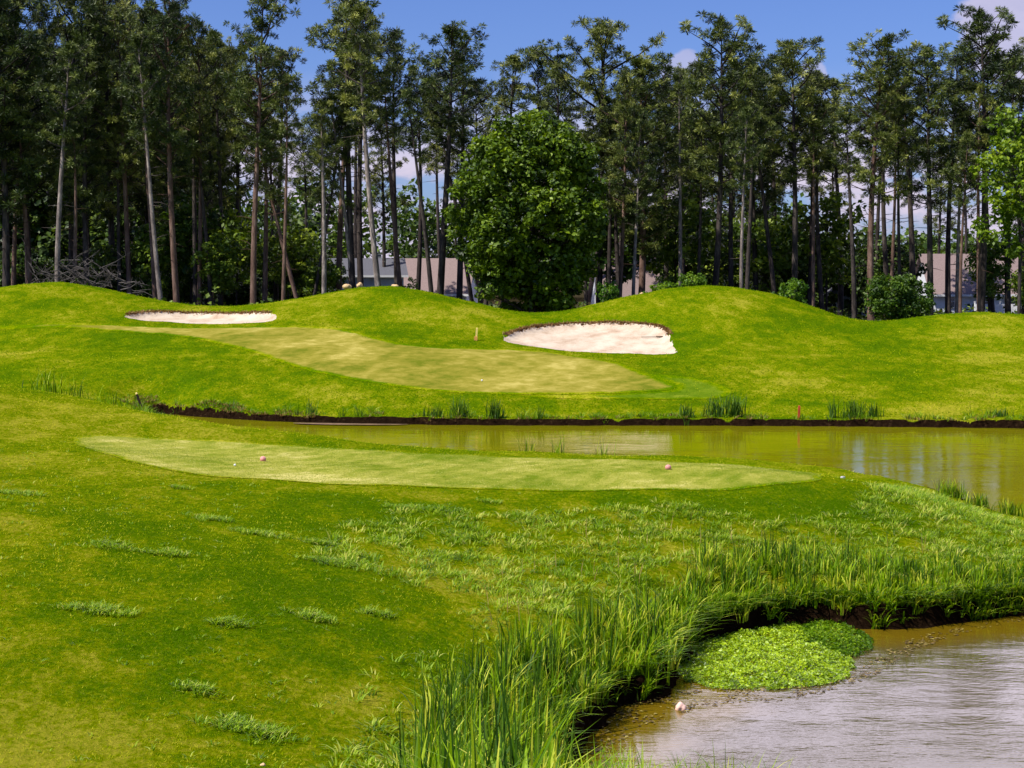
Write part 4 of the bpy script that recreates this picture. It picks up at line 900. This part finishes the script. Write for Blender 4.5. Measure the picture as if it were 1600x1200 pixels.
# ------------------------------------------------------------------ houses
m_roof = plain("mauve_brown_shingles", (.25, .185, .175), .9, .1, .18, 9.0)
m_roofg = plain("grey_shingles", (.12, .12, .14), .9, .1, .18, 9.0)
m_white = plain("white_siding", (.72, .74, .80), .8, .2, .08, 1.0)
m_greyw = plain("grey_siding", (.20, .22, .22), .8, .2, .15, 1.0)
m_trim = plain("white_trim", (.80, .80, .80), .6, .3, .05)
m_glass = plain("dark_window_glass", (.05, .07, .11), .12, .6, .1)
m_door = plain("painted_door", (.12, .09, .07), .5, .4, .1)
def house(name, label, px, Yd, z0, w, d, wh, rh, rz, wallm, roofm, gable_front=False, wins=(), door=None, win_z=1.5):
    e = thing(name, label, "house", (x_at(px, Yd), Yd, z0), rz)
    hw, hd = w / 2, d / 2; mb = MB()
    # walls with gable ends; ridge along x (or along y for gable_front)
    if not gable_front:
        V = [(-hw,-hd,0),(hw,-hd,0),(hw,hd,0),(-hw,hd,0),(-hw,-hd,wh),(hw,-hd,wh),(hw,hd,wh),(-hw,hd,wh),(-hw,0,wh+rh),(hw,0,wh+rh)]
        mb.add(V, [(0,1,5,4),(2,3,7,6),(1,2,6,9,5),(3,0,4,8,7)])
    else:
        V = [(-hw,-hd,0),(hw,-hd,0),(hw,hd,0),(-hw,hd,0),(-hw,-hd,wh),(hw,-hd,wh),(hw,hd,wh),(-hw,hd,wh),(0,-hd,wh+rh),(0,hd,wh+rh)]
        mb.add(V, [(0,1,5,8,4),(2,3,7,9,6),(1,2,6,5),(3,0,4,7)])
    mb.obj("wall", wallm, e)
    rb = MB(); oh = .45; th = .16
    if not gable_front:
        sl = rh / hd
        for s in (-1, 1):
            y0, y1 = s * (hd + oh), 0; za, zb = wh - oh * sl + .03, wh + rh + .03
            V = [(-hw-oh,y0,za),(hw+oh,y0,za),(hw+oh,y1,zb),(-hw-oh,y1,zb)]; V += [(a, b, c + th) for a, b, c in V]
            rb.add(V, [(0,1,2,3),(4,7,6,5),(0,4,5,1),(1,5,6,2),(2,6,7,3),(3,7,4,0)])
    else:
        sl = rh / hw
        for s in (-1, 1):
            x0, x1 = s * (hw + oh), 0; za, zb = wh - oh * sl + .03, wh + rh + .03
            V = [(x0,-hd-oh,za),(x0,hd+oh,za),(x1,hd+oh,zb),(x1,-hd-oh,zb)]; V += [(a, b, c + th) for a, b, c in V]
            rb.add(V, [(0,1,2,3),(4,7,6,5),(0,4,5,1),(1,5,6,2),(2,6,7,3),(3,7,4,0)])
    rf = rb.obj("roof", roofm, e)
    if not gable_front:
        f = MB(); f.box((0, -hd - oh - .03, wh - oh * rh / hd + .10), (w + 2 * oh, .05, .22)); f.obj("fascia", m_trim, rf)
        v = MB(); v.box((w * .2, hd * .3, wh + rh * .8 + .4), (.5, .5, 1.0)); v.box((w * .2, hd * .3, wh + rh * .8 + .95), (.62, .62, .1)); v.obj("chimney", m_greyw, rf)
    for wx, ww_, hh in wins:
        fr = MB(); y = -hd - .04
        fr.box((wx, y, win_z + hh / 2 + .05), (ww_ + .2, .08, .1)); fr.box((wx, y - .01, win_z - hh / 2 - .05), (ww_ + .26, .12, .1))
        for sx in (-1, 1): fr.box((wx + sx * (ww_ / 2 + .05), y, win_z), (.1, .08, hh))
        fr.box((wx, y - .004, win_z), (.05, .05, hh)); fr.box((wx, y + .004, win_z), (ww_, .05, .05))
        wo_ = fr.obj("window", m_trim, e); p = MB(); p.box((wx, -hd - .012, win_z), (ww_, .02, hh)); p.obj("pane", m_glass, wo_)
    if door is not None:
        dm = MB(); dm.box((door, -hd - .03, 1.05), (.95, .05, 2.1)); dd = dm.obj("door", m_door, e)
        hm = MB(); hm.box((door + .36, -hd - .08, 1.05), (.05, .06, .14)); hm.obj("handle", m_trim, dd)
    return e
house("house", "white house with broad mauve roof at the right behind the pines", 1560, 178, 3.1, 17, 9, 2.45, 4.0, 0, m_white, m_roof, False, [(-6.2, 1.0, 1.2), (-3.2, 1.3, 1.3), (-.3, 1.0, 1.3), (5.4, 1.0, 1.3)], 2.4)
house("house", "house with mauve brown roof between the second mound and round tree", 662, 182, 3.0, 11, 9, 2.5, 3.6, -.12, m_white, m_roof, False, [(-3.2, 1.2, 1.2), (.4, 1.2, 1.2), (3.6, .9, 1.2)], -1.4)
house("house", "white house glimpsed through the trunks on the second mound", 572, 172, 3.3, 7.5, 7, 4.1, 1.6, .15, m_white, m_roofg, False, [(-2.2, 1.1, 1.5), (1.6, 1.1, 1.5)], -.2)
house("house", "house with pale mauve roof right of the big round tree", 1000, 176, 2.6, 9.5, 9, 2.2, 4.2, .1, m_white, m_roof, False, [(-2.5, 1.1, 1.2), (2.0, 1.1, 1.2)], 0)
house("house", "small grey gabled house in the dip right of the middle mound", 1308, 168, 2.5, 6.0, 8, 2.2, 1.9, 0, m_greyw, m_roofg, True, [(-1.4, .8, 1.1), (1.6, .8, 1.1)], .2)
house("house", "pale bluish house glimpsed above the right end of the left bunker", 432, 166, 2.9, 4.6, 7, 2.4, 1.7, 0, m_white, m_roofg, True, [(-1.1, .9, 1.2), (1.2, .8, 1.2)], None)
# white fence
fz = 3.35; fe = thing("white_fence", "white slatted fence below the right hand house", "fence", (x_at(1580, 160), 160, fz))
f = MB()
for i in range(34): f.box((-3.6 + i * .22, 0, .65), (.17, .03, 1.15))
f.obj("slats", m_trim, fe)
f = MB(); f.box((0, .05, .28), (7.6, .06, .1)); f.box((0, .05, 1.0), (7.6, .06, .1)); f.obj("rail", m_trim, fe)
for i in range(4):
    f = MB(); f.box((-3.7 + i * 2.47, .12, .68), (.12, .1, 1.5)); f.box((-3.7 + i * 2.47, .12, 1.46), (.16, .14, .06)); f.obj("post", m_trim, fe)

# ------------------------------------------------------------------ small things
def rock(name, label, cat, c, s, mat, seed, group=None, flat=.7):
    Rr = random.Random(seed); import bmesh
    bm = bmesh.new(); bmesh.ops.create_icosphere(bm, subdivisions=3, radius=1)
    for v in bm.verts:
        n = v.co.normalized(); k = 1 + .18 * math.sin(n.x * 3.1 + seed) + .14 * math.sin(n.y * 4.7 + n.z * 2 + seed * 2) + .06 * math.sin(n.z * 9 + n.x * 7)
        v.co = Vector((n.x * k * s[0], n.y * k * s[1], n.z * k * s[2]))
    me = bpy.data.meshes.new(name); bm.to_mesh(me); bm.free(); me.materials.append(mat); me.polygons.foreach_set('use_smooth', [True] * len(me.polygons))
    o = link(name, me, None, c); o.rotation_euler = (0, 0, Rr.uniform(0, 6)); return tag(o, label, cat, group)
m_tan = plain("tan_stone", (.62, .42, .22), .9, .1, .2); m_pinks = plain("pinkish_white_stone", (.85, .55, .45), .6, .3, .12, 8); m_grey = plain("grey_stone", (.45, .43, .42), .9, .1, .2)
for px, py, Yd, s, lb in ((542, 447, 122.5, (.55, .4, .28), "flat tan rock left of the trunks on the second mound"), (617, 447, 122.5, (.42, .35, .25), "tan rock right of the pale leaning trunk on the second mound"),
                      (562, 445, 124, (.35, .3, .3), "small tan rock between the dark trunks on the second mound"), (1002, 459, 122, (.22, .2, .2), "pale stone at the foot of the pale trunk on the middle mound")):
    p = at_Y(px, py, Yd); z = p[2] - .06
    rock("rock", lb, "rock", (p[0], Yd, z), (s[0] * .75, s[1] * .75, s[2] * .7), m_tan, int(px), "rocks on the mounds")
w = on_water(1063, 1108); rock("stone", "pinkish white stone poking out of the near pond", "stone", (w[0], w[1], .03), (.10, .085, .085), m_pinks, 3)
w = on_water(1078, 1106); rock("stone", "small dark stone beside the pinkish stone in the pond", "stone", (w[0], w[1], .0), (.03, .03, .04), plain("wet_dark_stone", (.03, .025, .02), .3, .5), 4)
c = G(1317, 748, height); rock("stone", "small pale stone at the right tip of the tee", "stone", (c[0], c[1] , c[2] + .03), (.07, .06, .06), m_grey, 5)
c = G(411, 1196, height); rock("tan_stone", "tiny tan stone in the lawn at the bottom edge", "stone", (c[0], c[1], c[2] + .01), (.035, .03, .02), m_tan, 6)

def lathe(mb, prof, n=16, c=(0, 0, 0)):
    V = []; Fc = []
    for r, z in prof:
        for k in range(n): V.append((c[0] + r * math.cos(6.2832 * k / n), c[1] + r * math.sin(6.2832 * k / n), c[2] + z))
    for i in range(len(prof) - 1):
        for k in range(n): Fc.append((i*n+k, i*n+(k+1) % n, (i+1)*n+(k+1) % n, (i+1)*n+k))
    Fc.append(tuple(range(n))[::-1]); Fc.append(tuple((len(prof)-1)*n+k for k in range(n))); mb.add(V, Fc)
m_red = plain("faded_red_paint", (.66, .27, .24), .5, .4, .12)
for px, py, lb in ((411, 717, "round faded red tee marker on the left half of the tee"), (1044, 730, "round faded red tee marker on the right half of the tee")):
    c = G(px, py + 4, height); e = thing("tee_marker", lb, "tee marker", c, 0, "red tee markers")
    mb = MB(); lathe(mb, [(.001, .0), (.05, .0), (.075, .02), (.085, .06), (.078, .10), (.05, .13), (.02, .142), (.001, .144)]); mb.obj("dome", m_red, e, None, True)
    mb = MB(); lathe(mb, [(.012, -.08), (.012, .004)], 8); mb.obj("spike", m_grey, e)
m_ball = plain("white_ball", (.85, .85, .83), .4, .4, .03)
for px, py, r, lb in ((367, 729, .03, "white golf ball on the tee near the left marker"), (753, 596, .05, "white golf ball on the putting green")):
    c = G(px, py, height); mb = MB()
    lathe(mb, [(max(.0005, r * math.sin(math.pi * k / 12)), r - r * math.cos(math.pi * k / 12)) for k in range(13)], 20)
    tag(mb.obj("golf_ball", m_ball, None, (c[0], c[1], c[2] + .012), True), lb, "golf ball")
# stakes
def stake(name, label, px, py_base, h, w_, m1, m2, lean=0, Yd=None, split=.75, basem=None):
    if Yd is None: c = G(px, py_base, height)
    else: x = x_at(px, Yd); c = (x, Yd, float(height(np.array([x]), np.array([Yd]))[0]))
    e = thing(name, label, "stake", c); e.rotation_euler = (0, lean, 0)
    mb = MB(); mb.box((0, 0, h * split / 2 - .1), (w_, w_, h * split + .2)); mb.obj("shaft", m1, e)
    mb = MB(); V = [(-w_*.5,-w_*.5,h*split+.001),(w_*.5,-w_*.5,h*split+.001),(w_*.5,w_*.5,h*split+.001),(-w_*.5,w_*.5,h*split+.001),(-w_*.5,-w_*.5,h*.95),(w_*.5,-w_*.5,h*.95),(w_*.5,w_*.5,h*.95),(-w_*.5,w_*.5,h*.95),(0,0,h)]
    mb.add(V, [(3,2,1,0),(0,1,5,4),(1,2,6,5),(2,3,7,6),(3,0,4,7),(4,5,8),(5,6,8),(6,7,8),(7,4,8)]); mb.obj("tip", m2, e)
    if basem is not None: mb = MB(); mb.box((-.03, 0, .13), (w_ * 1.7, w_ * 1.7, .26)); mb.obj("base_sleeve", basem, e)
    return e
m_yel = plain("yellow_paint", (.80, .62, .16), .5, .4, .1); m_rs = plain("red_stake_paint", (.42, .06, .02), .6, .3, .15); m_dk = plain("weathered_dark_wood", (.03, .022, .018), .9, .1, .3); m_or = plain("orange_paint", (.62, .30, .07), .6, .3, .1)
stake("marker_stake", "short yellow stake left of the large bunker", 744, 532, .82, .12, m_yel, m_yel, .06, basem=m_or)
stake("hazard_stake", "short red stake on the far bank of the pond", 1248, 655, .68, .10, m_rs, m_rs, .03)
stake("leaning_post", "dark leaning post with a pale top at the left end of the pond", 223, 642, 1.0, .10, m_dk, m_yel, -.33, split=.9)
# rake lying in the bunker
c = G(1020, 528, height); e = thing("rake", "rake lying on the sand near the right end of the large bunker", "rake", (c[0], c[1], c[2] + .04))
m_wood = plain("grey_rake_wood", (.16, .14, .11), .7, .3, .2); m_head = plain("brown_rake_head", (.14, .07, .03), .7, .3, .2)
sl = float((height(np.array([c[0]]), np.array([c[1] + .6])) - height(np.array([c[0]]), np.array([c[1] - .6])))[0] / 1.2)
mb = MB(); mb.tube([(-.75, 0, .02), (0, .0, .03), (.45, -.02, .03)], [.022, .022, .022], 8); mb.obj("handle", m_wood, e)
mb = MB(); M = Matrix.Rotation(.35, 3, 'Z'); mb.box((.52, 0, .05), (.62, .07, .07), .25)
hd = mb.obj("head", m_head, e)
mb = MB()
for k in range(11): q = -.28 + k * .056; mb.box((.52 + q * math.cos(.25), q * math.sin(.25) - .045, .045), (.015, .05, .05), .25)
mb.obj("tines", m_wood, hd)
